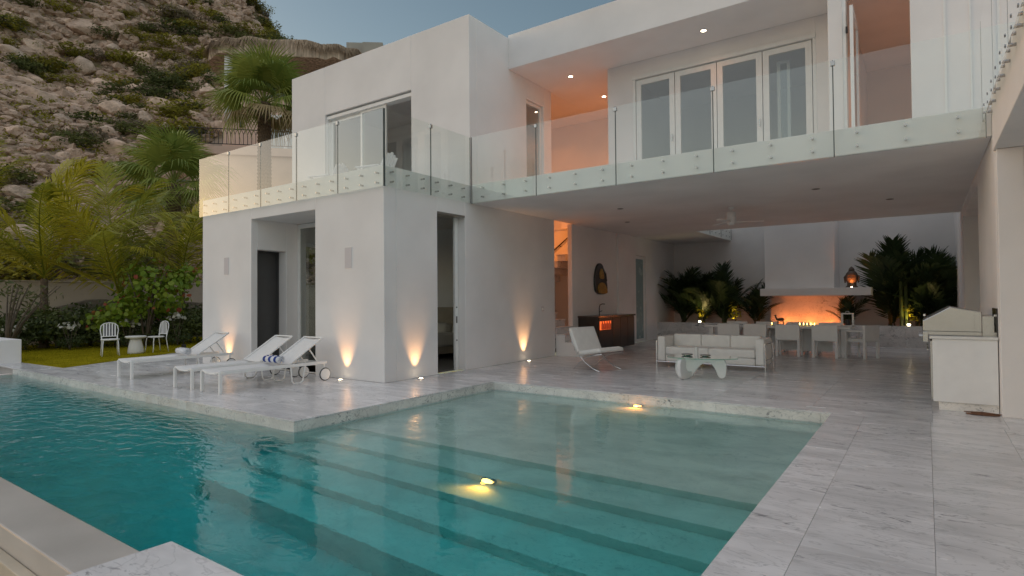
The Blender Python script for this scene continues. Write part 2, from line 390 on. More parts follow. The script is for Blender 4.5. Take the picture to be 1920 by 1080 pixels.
# marble coping faces along the pool
def cope(x0, x1, y0, y1, along):
    Lc = 1.34; a0, a1 = (x0, x1) if along == 'x' else (y0, y1); t = a0
    while t < a1-.01:
        e = min(t+Lc, a1); g = .0015
        bb = B(t+g, e-g, y0, y1, -.30, -.0235) if along == 'x' else B(x0, x1, t+g, e-g, -.30, -.0235)
        bb.build('coping', 'marble_edge', terrace, bevel=.001, seg=1); t = e
cope(-17.2, -6.46, 4.42, 4.46, 'x'); cope(-6.5, -6.46, 4.46, 8.55, 'y'); cope(-6.5, -1.02, 8.55, 8.59, 'x')
cope(-1.02, -.98, 1.79, 8.55, 'y'); cope(-3.89, -1.02, 1.75, 1.79, 'x'); cope(-3.89, -3.85, -.6, 1.75, 'y')

# ---- pool
pool = bpy.data.objects.new('pool_basin', None); col.objects.link(pool); tag(pool, 'plastered pool basin with broad underwater steps', kind='structure')
B(-17.3, -.9, 1.3, 8.7, -1.75, -1.55).build('floor', 'pool', pool)
B(-17.2, -6.46, 4.421, 4.47, -1.55, -.301).build('wall', 'pool', pool); B(-6.51, -6.461, 4.43, 8.55, -1.55, -.301).build('wall', 'pool', pool)
B(-6.5, -1.02, 8.551, 8.6, -1.55, -.301).build('wall', 'pool', pool); B(-1.019, -.97, 1.79, 8.55, -1.55, -.301).build('wall', 'pool', pool)
B(-3.89, -1.02, 1.74, 1.789, -1.55, -.301).build('wall', 'pool', pool); B(-17.4, -17.2, 1.4, 4.42, -1.55, -.13).build('wall', 'pool', pool)
ys = [8.549, 5.12, 4.62, 4.18, 3.72, 3.26]; z = -.34
for i in range(5):
    B(PX0+.002, PX1-.002, ys[i+1], ys[0] if i == 0 else ys[i], -1.549, z-.18*i).build('step', 'pool', pool, bevel=.012, seg=2)
weir = B(-17.4, -3.9, 1.38, WEIR, -3.9, -.138)
tag(weir.build('weir_wall', 'concrete', bevel=.012), 'flat stone overflow edge of the infinity pool', 'pool edge')
tag(B(-17.4, -3.895, 1.30, 1.376, -3.9, -.30).build('weir_face', 'weir_face', bevel=.008), 'tan rendered outer face below the pool overflow edge', 'retaining wall')
B(-30, -3.9, -6, 1.3, -4.0, -2.2).build('catch_basin', 'weir_face')['kind'] = 'structure'
# water
m_ = bpy.data.materials.new('pool_water'); m_.use_nodes = True; nt = m_.node_tree; nt.nodes.clear(); L = nt.links.new
o = N(nt, 'ShaderNodeOutputMaterial'); g = N(nt, 'ShaderNodeBsdfGlass'); g.inputs['IOR'].default_value = 1.333; g.inputs['Roughness'].default_value = 0.0
va = N(nt, 'ShaderNodeVolumeAbsorption'); va.inputs[0].default_value = (.0, .90, .94, 1); va.inputs[1].default_value = 1.05
v = coords(nt, 'world', (1, 1.6, 1))
n1 = N(nt, 'ShaderNodeTexNoise'); n1.inputs['Scale'].default_value = 4.2; n1.inputs['Detail'].default_value = 3; n1.inputs['Distortion'].default_value = .5; L(v, n1.inputs['Vector'])
n2 = N(nt, 'ShaderNodeTexNoise'); n2.inputs['Scale'].default_value = .55; n2.inputs['Detail'].default_value = 2; L(v, n2.inputs['Vector'])
# calmer in the sheltered inlet, livelier in the open pool
sx = N(nt, 'ShaderNodeSeparateXYZ'); gg = nt.nodes.new('ShaderNodeNewGeometry'); L(gg.outputs['Position'], sx.inputs[0])
mr = N(nt, 'ShaderNodeMapRange'); mr.inputs[1].default_value = -8.0; mr.inputs[2].default_value = -4.2; mr.inputs[3].default_value = 1.0; mr.inputs[4].default_value = .11; L(sx.outputs[0], mr.inputs[0])
bp = N(nt, 'ShaderNodeBump'); bp.inputs['Distance'].default_value = .028; L(n1.outputs[0], bp.inputs['Height'])
mm = N(nt, 'ShaderNodeMath', operation='MULTIPLY'); mm.inputs[1].default_value = 1.0; L(mr.outputs[0], mm.inputs[0]); L(mm.outputs[0], bp.inputs['Strength'])
L(bp.outputs[0], g.inputs['Normal']); L(g.outputs[0], o.inputs[0]); L(va.outputs[0], o.inputs['Volume'])
M['water'] = m_
e = .012
poly = [(-17.2-e, WEIR-e), (-3.9, WEIR-e), (-3.9, 1.79-e), (PX1+e, 1.79-e), (PX1+e, PY1+e), (PX0-e, PY1+e), (PX0-e, PY0+e), (-17.2-e, PY0+e)]
tag(MB().prism(poly, -1.6, ZW).build('pool_water', 'water'), 'clear teal water filling the pool', kind='structure')

# ---- lawn
lawn_poly = [(-16.2, 5.08), (-18.6, 9.4), (-22, 15.5), (-26.4, 17), (-26.6, 0), (-20.5, -1), (-20.5, 4.9), (-18.6, 4.97)]
tag(MB().prism(lawn_poly, -.4, .015).build('lawn', simple('lawn_turf', (.27, .225, .012), 1, var=.3, nscale=2, kind='world', spec=0)), kind='structure')
def inside(p, poly):
    c = False; j = len(poly)-1
    for i in range(len(poly)):
        if (poly[i][1] > p[1]) != (poly[j][1] > p[1]) and p[0] < (poly[j][0]-poly[i][0])*(p[1]-poly[i][1])/(poly[j][1]-poly[i][1])+poly[i][0]: c = not c
        j = i
    return c
gb = MB(); k = 0
while k < 26000:
    p = (rnd.uniform(-26.4, -16.2), rnd.uniform(2, 15))
    if not inside(p, lawn_poly): continue
    k += 1; a = rnd.uniform(0, 6.28); h = rnd.uniform(.02, .05); dx, dy = math.cos(a)*.009, math.sin(a)*.009; lx, ly = rnd.gauss(0, .012), rnd.gauss(0, .012)
    o_ = len(gb.v); gb.v += [(p[0]-dx, p[1]-dy, .012), (p[0]+dx, p[1]+dy, .012), (p[0]+lx, p[1]+ly, h)]; gb.f.append((o_, o_+1, o_+2))
tag(gb.build('grass', 'grass', fix=False), 'short mown green lawn grass', 'grass', kind='stuff')

# ================================================================== VILLA
villa = thing('villa', 'white cubic two storey villa with covered terrace and long balconies', 'house')
def wall(*a, name='wall', mat='plaster', bevel=.006): return B(*a).build(name, mat, villa, bevel=bevel, seg=1)
def sheet_door(parent, name, x0, x1, y, z0, z1, fr=.09, th=.05, mat='white_alu', pane='pane', handle=None):
    """framed glass leaf standing in an x-z plane"""
    d = MB()
    d.box(x0, x0+fr, y, y+th, z0, z1); d.box(x1-fr, x1, y, y+th, z0, z1); d.box(x0+fr, x1-fr, y, y+th, z1-fr, z1); d.box(x0+fr, x1-fr, y, y+th, z0, z0+fr)
    o = d.build(name, mat, parent)
    B(x0+fr-.004, x1-fr+.004, y+th/2-.006, y+th/2+.006, z0+fr-.004, z1-fr+.004).build('pane', pane, o)
    if handle is not None:
        h = MB(); h.box(handle-.012, handle+.012, y-.05, y-.03, z0+1.0, z0+1.16); h.box(handle-.008, handle+.008, y-.03, y, z0+1.07, z0+1.09); h.build('handle', 'steel', o)
    return o
def sheet_door_y(parent, name, x, y0, y1, z0, z1, fr=.09, th=.05, mat='white_alu', pane='pane'):
    d = MB()
    d.box(x, x+th, y0, y0+fr, z0, z1); d.box(x, x+th, y1-fr, y1, z0, z1); d.box(x, x+th, y0+fr, y1-fr, z1-fr, z1); d.box(x, x+th, y0+fr, y1-fr, z0, z0+fr)
    o = d.build(name, mat, parent)
    B(x+th/2-.006, x+th/2+.006, y0+fr-.004, y1-fr+.004, z0+fr-.004, z1-fr+.004).build('pane', pane, o)
    return o
C1, F2, C2 = 3.57, 3.96, 6.95
# left block, ground floor
wall(-14.4, -12.29, 7.33, 7.48, 0, C1); wall(-10.0, -8.0, 7.33, 7.63, 0, C1); wall(-12.29, -10.0, 7.33, 7.63, 3.33, C1)
wall(-12.59, -12.29, 7.48, 8.21, 2.66, C1); wall(-12.59, -12.29, 8.21, 8.75, 0, C1)
wall(-12.285, -10.005, 7.632, 8.75, 3.335, C1-.002)
wall(-10.0, -9.72, 7.632, 8.75, 0, C1)
wall(-14.4, -14.1, 7.48, 9.4, 0, C1); wall(-14.4, -14.1, 9.4, 12.6, 0, .4); wall(-14.4, -14.1, 9.4, 12.6, 3.1, C1); wall(-14.4, -14.1, 12.6, 16, 0, C1); sheet_door_y(villa, 'window', -14.3, 9.41, 12.59, .41, 3.09, .07); wall(-14.1, -12.59, 8.55, 8.75, 0, C1)  # unseen side window added to let daylight into the bedroom
wall(-8.3, -8.0, 7.632, 8.75, 0, C1); wall(-8.3, -8.0, 9.62, 13.3, 0, C1); wall(-8.3, -8.0, 8.75, 9.62, 3.28, C1)
wall(-14.1, -8.3, 13.0, 13.298, 0, C1); wall(-14.1, -12.0, 15.7, 16, 0, C1)
B(-12.80, -12.76, 7.485, 8.5, 0, 2.66).build('door', 'grey_door', villa)
wall(-12.76, -12.59, 8.24, 8.5, 0, 2.66, mat='grey_door')
sheet_door(villa, 'door', -12.28, -11.15, 8.5, 0, 3.32, .10, handle=-11.3); sheet_door(villa, 'door', -11.2, -10.01, 8.56, 0, 3.32, .10)
wall(-14.4, -8.0, 7.33, 13.3, C1, F2, name='floor_slab')
wall(-14.4, -12.0, 13.3, 16.0, C1, F2, name='floor_slab')
B(-14.1, -8.3, 8.75, 13.0, -.02, .002).build('floor', simple('dark_stone_floor', (.16, .15, .14), .4, kind='world'), villa)
# low wall seen through the glass door, sliding pocket door with locks
wall(-11.4, -10.4, 9.6, 9.75, 0, 1.95, mat='plaster_in')
B(-8.235, -8.185, 9.50, 9.60, 0, 3.25).build('door_edge', 'white_alu', villa)
for z in (.62, 1.32, 1.0): B(-8.184, -8.178, 9.53, 9.56, z, z+(.14 if z == 1.0 else .025)).build('lock', 'darkmetal', villa)
B(-8.29, -8.0, 8.755, 9.615, 3.24, 3.279).build('track', 'steel', villa)
# left block, upper floor
wall(-14.4, -12.94, 9.8, 10.05, F2, 7.7); wall(-9.76, -8.0, 9.8, 10.05, F2, 7.7); wall(-12.94, -9.76, 9.8, 10.05, 6.42, 7.7)
wall(-14.4, -14.1, 10.05, 13.2, F2, 7.7); wall(-8.3, -8.0, 10.05, 12.02, F2, 7.7); wall(-8.3, -8.0, 12.82, 13.2, F2, 7.7); wall(-8.3, -8.0, 12.02, 12.82, 6.47, 7.7)
wall(-14.1, -8.3, 12.95, 13.2, F2, 7.7); wall(-14.1, -8.3, 10.05, 12.95, C2, 7.45, name='roof')
sheet_door_y(villa, 'door', -8.12, 12.03, 12.81, F2, 6.46, .07)
d = sheet_door(villa, 'door', -12.9, -11.62, 9.96, F2, 6.30, .09); d = sheet_door(villa, 'door', -11.66, -10.74, 9.91, F2, 6.30, .06)
B(-12.94, -9.76, 9.85, 10.04, 6.30, 6.38).build('track', 'white_alu', villa); B(-12.94, -12.90, 9.85, 10.04, F2, 6.30).build('door_frame', 'white_alu', villa)
# a second pair of doors at the back of that room
sheet_door(villa, 'door', -12.4, -11.3, 12.85, F2, 6.2, .12, pane='grey_door'); sheet_door(villa, 'door', -11.25, -10.2, 12.85, F2, 6.2, .12, pane='grey_door')
# main slab, gallery and roof
wall(-8.0, .74, 9.8, 18.3, C1, F2, name='floor_slab'); wall(-8.0, -5.83, 18.3, 22.3, C1, F2, name='floor_slab')
wall(-8.0, 4.2, 11.26, 17.2, C2, 7.76, name='roof'); wall(-14.1, -8.0, 13.2, 17.2, C2, 7.45, name='roof')
# stairwell and corridor
wall(-12.2, -12.0, 13.3, 15.9, 0, C2, mat='plaster_in'); wall(-12.0, -8.14, 15.5, 15.7, 0, C1, mat='plaster_in'); wall(-12.0, -5.85, 16.1, 16.3, F2, C2, mat='plaster_in')
wall(-8.14, -8.0, 14.24, 18.62, 0, C1); wall(-8.0, -7.93, 17.1, 18.1, 0, C1); wall(-12.0, -8.0, 15.7, 16.1, C1, F2, name='floor_slab')
wall(-8.78, -8.0, 15.0, 18.45, C1, F2, name='floor_slab')
# stairs: first flight goes up to the left, second comes back to the right
stairs = thing('staircase', 'marble faced stairs rising behind the white wall end', 'stairs', (-7.2, 13.38, 0))
for i in range(13):
    if i < 3: B(-.27*(i+1), -.27*i-.0 if i else 0, -.02, .92, 0, .185*(i+1)-.03).build('riser', 'plaster', stairs)
    else: B(-.27*(i+1), -.27*i, .0, .92, max(0, .185*(i-2)), .185*(i+1)-.03).build('riser', 'marble_panel', stairs)
    B(-.27*(i+1)-.0, -.27*i+.02, -.03 if i < 3 else 0, .94, .185*(i+1)-.029, .185*(i+1)).build('tread', 'marble_panel', stairs)
for i in range(8):
    x0 = -3.2+.26*i; z = 1.28+.185*(i+1)
    B(x0, x0+.26, 1.05, 2.08, z-.185, z-.03).build('riser', 'marble_panel', stairs); B(x0-.02, x0+.26, 1.03, 2.09, z-.029, z).build('tread', 'marble_panel', stairs)
hr = MB().tube([(-3.4, 2.02, 2.02), (-1.5, 2.02, 3.4)], .022, 8).build('handrail', 'darkwood', stairs)
for t in (.3, .62, .8): 
    p = Vector((-3.4, 2.02, 2.02)).lerp(Vector((-1.5, 2.02, 3.4)), t); MB().tube([p, p+Vector((0, .04, -.04)), p+Vector((0, .10, -.04))], .010, 6).build('bracket', 'darkmetal', hr)
# right side walls
wall(.74, 1.0, 9.53, 12.5, 0, C1); wall(.74, 1.9, 12.4, 12.5, 0, C1) if False else None
wall(1.3, 1.45, 12.5, 17.3, 0, C1, mat='plaster_in'); wall(.74, 1.45, 17.3, 17.55, 0, C1); wall(.742, 1.3, 12.5, 17.3, 3.36, C1)
wall(.74, 1.0, 17.55, 22.3, 0, 6.2)
wall(-8.3, -8.0, 19.5, 22.3, 0, 7.0); wall(-8.3, -8.0, 18.62, 19.5, 2.95, C1); wall(-8.3, -8, 18.3, 19.5, F2, 7.0)
sheet_door_y(villa, 'door', -8.10, 18.63, 19.49, 0, 2.94, .10, pane='frost')
wall(-8.3, 1.0, 22.3, 22.55, 0, 7.2)
# right wing: overhanging floor, pillar, door
wall(.72, 4.2, 2.5, 9.52, 3.31, F2, name='floor_slab'); wall(.745, 4.2, 9.52, 11.3, C1+.001, F2, name='floor_slab')
wall(1.0, 4.2, 9.75, 9.9, 0, 3.57, mat='plaster_in'); 
B(.745, 1.0, 9.36, 9.525, 0, 3.305).build('pillar', 'plaster', villa, bevel=.006, seg=1)
sheet_door(villa, 'door', 1.01, 2.3, 9.56, 0, 3.3, .07)
wall(4.0, 4.2, 2.5, 9.5, 0, 3.31)
# upper floor behind the long balcony
Yw = 12.66
wall(-6.1, -5.46, Yw, Yw+.25, F2, C2); wall(-1.66, -1.3, Yw, Yw+.25, F2, C2); wall(-5.46, -1.66, Yw, Yw+.25, 6.62, C2)
wall(-6.1, -5.85, Yw+.25, 16.1, F2, C2); wall(-5.85, 4.2, 16.6, 16.8, F2, C2, mat='plaster_in'); wall(-1.3, -1.08, 11.35, 16.6, F2, C2)
wall(-.13, 4.2, 11.35, 11.6, F2, C2); wall(-1.08, -.13, 11.35, 11.6, 6.62, C2); wall(4.0, 4.2, 11.6, 16.6, F2, C2)
for a, b_ in ((.30, .33), (.62, .64)): B(a, b_, 11.335, 11.352, F2, C2-.2).build('control_joint', 'white_alu', villa)
# folding doors: head track and four leaves
fd = thing('folding_door', 'white framed four leaf folding glass doors on the upper balcony', 'door', (-5.46, Yw, F2))
B(0, 3.8, -.03, .18, 2.58, 2.655).build('head_track', 'white_alu', fd); B(0, .06, .0, .15, 0, 2.58).build('jamb', 'white_alu', fd); B(3.74, 3.8, .0, .15, 0, 2.58).build('jamb', 'white_alu', fd)
for i in range(4):
    x0 = .07+i*.917
    o = sheet_door(fd, 'leaf', x0, x0+.90, .03, .02, 2.56, .115, .055, handle=x0+.85 if i in (0, 2) else None)
sheet_door(fd, 'leaf', 3.0, 3.25, .5, .02, 2.45, .06, .05)
# open glass leaf standing square to the facade at the right room
leaf = sheet_door_y(villa, 'door', -.96, 11.2, 12.2, F2, 6.36, .08)
B(-1.08, -1.03, 11.36, 11.59, F2, 6.62).build('door_frame', 'white_alu', villa); B(-1.03, -1.0, 11.30, 11.36, 5.96, 6.06).build('hinge', 'darkmetal', villa)
# back wall of the courtyard: chimney breast, shelf, planter
fp = thing('fireplace', 'white chimney breast with long shelf above a glowing marble hearth', 'fireplace', (-2.9, 20.5, 0))
B(-1.5, .55, .45, 1.795, 1.772, 6.9).build('chimney_breast', 'plaster', fp, bevel=.006, seg=1)
B(-1.56, 1.57, 0, 1.79, 1.53, 1.77).build('shelf', 'plaster', fp, bevel=.006, seg=1)
B(-1.5, 1.0, 1.3, 1.35, .45, 1.528).build('marble_back', 'marble_panel', fp)
tr = B(-1.3, .6, .75, 1.15, .36, .50).build('burner_trough', 'darkmetal', fp)
for i in range(22):
    x = -1.2+i*.08; h = rnd.uniform(.05, .10)
    MB().lathe([(.002, 0), (.022, h*.25), (.016, h*.6), (.002, h)], 6, (x+rnd.uniform(-.02, .02), .95+rnd.uniform(-.05, .05), .50)).build('flame', 'flame', tr)
for x in (-1.0, -.35, .3): lamp('burner_glow', 'POINT', (x, .95, .66), 2.2, (1, .20, .03), fp, shadow_soft_size=.06)
pl = thing('planter', 'low marble planter wall along the back of the courtyard', 'planter', (-3.6, 20.5, 0))
for i in range(7):
    x0 = -4.4+i*1.25; x1 = min(x0+1.247, 4.34)
    B(x0, x1, 0, .1, 0, .297).build('slab', 'marble_panel', pl, bevel=.002, seg=1); B(x0, x1, 0, .1, .302, .62).build('slab', 'marble_panel', pl, bevel=.002, seg=1)
B(-4.4, 2.05-.0, .1, 1.0, .3, .5).build('soil', 'soil', pl); B(2.06, 4.34, .1, 1.79, .3, .5).build('soil', 'soil', pl); B(-4.4, -.85, 1.0, 1.79, .3, .5).build('soil', 'soil', pl)

# ---- glass balustrades
_bolt = MB().tube([(0, 0, 0), (0, .085, 0)], .017, 10).mesh('standoff'); _bolt.materials.append(M['steel'])
_clip = B(-.03, .03, -.02, .03, -.035, .035).mesh('clip', .004, 1); _clip.materials.append(M['steel'])
def balustrade(label, p0, ang, joints, z0, z1, bz, nb=3, clips=True, dark=False):
    root = thing('glass_balustrade', label, 'glass railing', (p0[0], p0[1], z0), ang, 'frameless glass balustrades')
    for a, b_ in zip(joints, joints[1:]):
        g = B(a+.006, b_-.006, 0, .018, 0, z1-z0).build('glass_panel', 'glass', root)
        for q in (a, b_-.007): B(q+.0005, q+.0065, -.001, .019, 0, z1-z0).build('edge_seal', 'seal', g)
        for k in range(nb):
            s = a+(b_-a)*(k+.5)/nb
            for zz in bz:
                o = bpy.data.objects.new('standoff', _bolt); col.objects.link(o); o.parent = g; o.location = (s, -.006, zz-z0)
    if clips:
        for a in joints[1:-1]:
            o = bpy.data.objects.new('clip', _clip); col.objects.link(o); o.parent = root; o.location = (a, 0, z1-z0-.05)
    return root
balustrade('glass balustrade along the front of the left block above the loungers', (-14.42, 7.25), 0, [0, 1.33, 2.62, 3.91, 5.22, 6.50], 3.55, 4.96, (3.82, 3.64))
balustrade('short glass balustrade returning along the side of the left block', (-7.92+.018, 7.27), R(90), [0, 1.205, 2.43], 3.55, 4.96, (3.84, 3.66))
b3 = balustrade('long glass balustrade of the central balcony above the covered terrace', (-7.90, 9.72), 0, [0, 1.645, 3.36, 5.10, 6.84, 8.58], 3.54, 4.97, (3.865, 3.67))
balustrade('glass balustrade along the right wing nearest the camera', (.64+.0, 2.6), R(90), [0, 1.4, 2.8, 4.2, 5.6, 7.08], 3.74, 5.05, (3.90, 3.80), clips=False).scale = (1, -1, 1)
balustrade('small glass balustrade at the rear gallery above the planter', (-5.80, 18.35), R(90), [0, 1.3, 2.6, 3.9], 3.6, 4.9, (3.87, 3.70))

# ---- wall fittings
def plate(label, x, z, cat, w=.2, h=.4, name='wall_speaker', mat='plaster_in'):
    t = thing(name, label, cat, (x, 7.33, z)); B(-w/2, w/2, -.012, 0, -h/2, h/2).build('grille', mat, t, bevel=.003, seg=1); B(-w/2-.008, w/2+.008, -.006, 0, -h/2-.008, h/2+.008).build('rim', 'white_alu', t)
M['grille'] = simple('speaker_cloth', (.62, .58, .58), .9, var=.06, nscale=200)
plate('flush rectangular wall speaker left of the recessed door', -13.31, 2.32, 'speaker', mat='grille'); plate('flush rectangular wall speaker right of the recessed door', -8.98, 2.31, 'speaker', mat='grille')
t = thing('wall_outlet', 'square double switch plate on the white wall beside the stairs', 'switch', (-8, 12.68, 1.24)); B(0, .012, -.06, .06, -.06, .06).build('plate', 'grille', t, bevel=.003, seg=1); B(.012, .016, -.04, -.005, -.03, .03).build('rocker', 'white_alu', t); B(.012, .016, .005, .04, -.03, .03).build('rocker', 'white_alu', t)

# ---- recessed downlights
def downlight(x, y, z, label, lit, e=6, spot=True):
    t = thing('downlight', label, 'ceiling light', (x, y, z))
    MB().lathe([(.055, -.001), (.075, -.006), (.07, -.012), (.05, -.010)], 20).build('trim', 'white_alu' if lit else 'can', t)
    MB().lathe([(.048, -.004), (.05, -.0105)], 16).build('lens', 'lens' if lit else 'pad', t)
    if lit: lamp('downlight_bulb', 'SPOT', (0, 0, -.02), e, WARM, t, spot_size=R(140), spot_blend=.8, shadow_soft_size=.04)
downlight(-7.02, 12.52, C2, 'lit downlight in the upper soffit near the left block', True, 5)
downlight(-7.0, 14.3, C2, 'lit downlight deeper in the orange lit corridor ceiling', True, 22)
downlight(-3.61, 11.97, C2, 'lit downlight in the upper soffit above the folding doors', True, 5)
downlight(-9.3, 14.9, C2, 'lit downlight over the stair landing', True, 16)
downlight(-6.7, 15.5, C2, 'lit downlight at the end of the upper corridor', True, 14)
downlight(.6, 13.2, C2, 'lit downlight in the right upper room', True, 42)
for i, (x, y, s) in enumerate(((-5.73, 12.49, 'at the left front of'), (-6.59, 14.8, 'at the left rear of'), (-1.69, 12.55, 'at the right front of'), (-.59, 14.85, 'at the right rear of'))):
    downlight(x, y, C1, 'unlit downlight %s the terrace ceiling' % s, False)
lamp('stair_lamp', 'POINT', (-9.2, 14.3, 3.2), 9, WARM, shadow_soft_size=.08)

# ---- floor uplights washing the walls
def uplight(x, y, dx, dy, label, e=13):
    t = thing('floor_uplight', label, 'floor light', (x, y, .001), 0, 'warm floor uplights')
    MB().lathe([(.055, 0), (.06, .006), (.045, .010), (.03, .006)], 20).build('bezel', 'steel', t)
    MB().lathe([(.042, .003), (.036, .0125), (.004, .016)], 16).build('lens', 'lens', t)
    s = lamp('uplight_bulb', 'SPOT', (0, 0, .05), e, (1, .50, .20), t, spot_size=R(58), spot_blend=1.0, shadow_soft_size=.02)
    s.rotation_euler = Vector((-dx, -dy, -1)).to_track_quat('Z', 'Y').to_euler()
uplight(-9.03, 7.17, 0, .24, 'floor uplight glowing on the wall behind the nearest lounger wheel')
uplight(-7.84, 8.10, -.24, 0, 'floor uplight glowing left of the open bedroom door')
uplight(-7.84, 11.80, -.24, 0, 'floor uplight glowing between the bedroom door and the stairs', 18)
uplight(-13.2, 7.17, 0, .24, 'floor uplight glowing behind the far lounger with the towel')

# ================================================================== FURNITURE
def lounger():
    t = thing('sun_lounger', '', 'sun lounger', group='white sun loungers on the marble deck')
    w_ = .29
    for s in (-1, 1): MB().bar((s*w_, .03, .335), (s*w_, 2.06, .335), .035, .055).build('side_rail', 'white_alu', t, bevel=.006, seg=1)
    # dipped front bar and legs
    pts = [(-w_, .03, .355), (-w_*.85, .03, .35), (-.15, .03, .318), (0, .03, .312), (.15, .03, .318), (w_*.85, .03, .35), (w_, .03, .355)]
    MB().tube(pts, .016, 8).build('front_bar', 'white_alu', t, smooth=True)
    for s in (-1, 1): B(s*w_-.022, s*w_+.022, .005, .055, 0, .345).build('leg', 'white_alu', t, bevel=.006, seg=1)
    u = MB(); 
    for s in (-1, 1):
        u = MB().tube([(s*w_, 1.30, .33), (s*w_, 1.33, .06), (s*w_, 1.36, .015), (s*w_, 1.42, .012), (s*w_, 1.50, .012), (s*w_, 1.55, .05), (s*w_, 1.60, .33)], .014, 8)
        u.build('loop_leg', 'white_alu', t, smooth=True)
    # sling seat, slightly sagging
    sl_ = MB(); nyy, nxx = 14, 8
    def grid(fn):
        v = []; f = []
        for j in range(nyy+1):
            for i in range(nxx+1): v.append(fn(i/nxx, j/nyy))
        for j in range(nyy):
            for i in range(nxx): a = j*(nxx+1)+i; f.append((a, a+1, a+nxx+2, a+nxx+1))
        k = len(v); v += [(p[0], p[1], p[2]-.008) for p in v]; f += [tuple(reversed([q+k for q in ff])) for ff in f]
        nb = [i for i in range(nxx+1)] + [j*(nxx+1)+nxx for j in range(1, nyy+1)] + [nyy*(nxx+1)+i for i in range(nxx-1, -1, -1)] + [j*(nxx+1) for j in range(nyy-1, 0, -1)]
        f += [(nb[q], nb[(q+1) % len(nb)], nb[(q+1) % len(nb)]+k, nb[q]+k) for q in range(len(nb))]
        return MB().add(v, f)
    grid(lambda a, b: ((a-.5)*.56, .03+b*1.30, .372-.038*(1-(2*a-1)**2)*min(1, 1.2))).build('seat_sling', 'sling', t, smooth=True)
    ba = (1.30, .375); bb = (1.98, .80)
    back = grid(lambda a, b: ((a-.5)*.55, ba[0]+(bb[0]-ba[0])*b+.02*(1-(2*a-1)**2), ba[1]+(bb[1]-ba[1])*b-.022*(1-(2*a-1)**2))).build('back_sling', 'sling', t, smooth=True)
    for s in (-1, 1): MB().bar((s*.275, ba[0], ba[1]), (s*.275, bb[0], bb[1]), .03, .03).build('back_rail', 'white_alu', back, bevel=.005, seg=1)
    MB().tube([(-.275, bb[0], bb[1]), (.275, bb[0], bb[1])], .014, 8).build('head_bar', 'white_alu', back)
    for s in (-1, 1): MB().bar((s*.22, 1.72, .62), (s*.22, 1.92, .34), .02, .02).build('prop', 'white_alu', t)
    MB().tube([(-w_-.02, 2.0, .12), (w_+.02, 2.0, .12)], .012, 8).build('axle', 'white_alu', t)
    for s in (-1, 1):
        B(s*w_-.016, s*w_+.016, 1.985, 2.015, .10, .31).build('wheel_bracket', 'white_alu', t)
        wh = MB().tube([(s*(w_+.025), 2.0, .12), (s*(w_+.055), 2.0, .12)], .105, 28).build('wheel', 'white', t)
        n = 28; pts = [(s*(w_+.04), 2.0+.112*math.cos(2*math.pi*k/n), .12+.112*math.sin(2*math.pi*k/n)) for k in range(n+1)]
        MB().tube(pts, .010, 6).build('tyre', 'black', wh, smooth=True)
    return t
L1 = lounger()
spots = [((-12.93, 5.04), 0, 'far white sun lounger at the lawn end, rolled towel on it'), ((-10.48, 4.98), .01, 'middle white sun lounger without a towel, beside the nearest one'), ((-9.59, 4.99), -.01, 'nearest white sun lounger, holding a blue striped rolled towel')]
for i, (p, rz, lab) in enumerate(spots):
    if i == 0: L1.location = (*p, 0); L1['label'] = lab
    else: dup(L1, lab, (*p, 0), rz)
# towels
def towelmat(name, mode):
    m, nt, b = newmat(name); L = nt.links.new
    t = nt.nodes.new('ShaderNodeTexCoord'); s = nt.nodes.new('ShaderNodeSeparateXYZ'); L(t.outputs['Object'], s.inputs[0])
    if mode == 0:
        mu = N(nt, 'ShaderNodeMath', operation='MULTIPLY'); mu.inputs[1].default_value = 6.6; L(s.outputs[0], mu.inputs[0])
        fr = N(nt, 'ShaderNodeMath', operation='FRACT'); L(mu.outputs[0], fr.inputs[0]); src = fr.outputs[0]; th = .55
    else:
        mu = N(nt, 'ShaderNodeMath', operation='MULTIPLY'); mu.inputs[1].default_value = 9; L(s.outputs[2], mu.inputs[0]); src = mu.outputs[0]; th = .62
    r = ramp(nt, src, [(0, (.74, .75, .78)), (th, (.74, .75, .78)), (th+.01, (.02, .06, .30)), (1, (.02, .06, .30))]); L(r.outputs[0], b.inputs['Base Color'])
    b.inputs['Roughness'].default_value = .95
    n1 = N(nt, 'ShaderNodeTexNoise'); n1.inputs['Scale'].default_value = 160; bp = N(nt, 'ShaderNodeBump'); bp.inputs['Strength'].default_value = .6; bp.inputs['Distance'].default_value = .01; L(n1.outputs[0], bp.inputs['Height']); L(bp.outputs[0], b.inputs['Normal'])
    return m
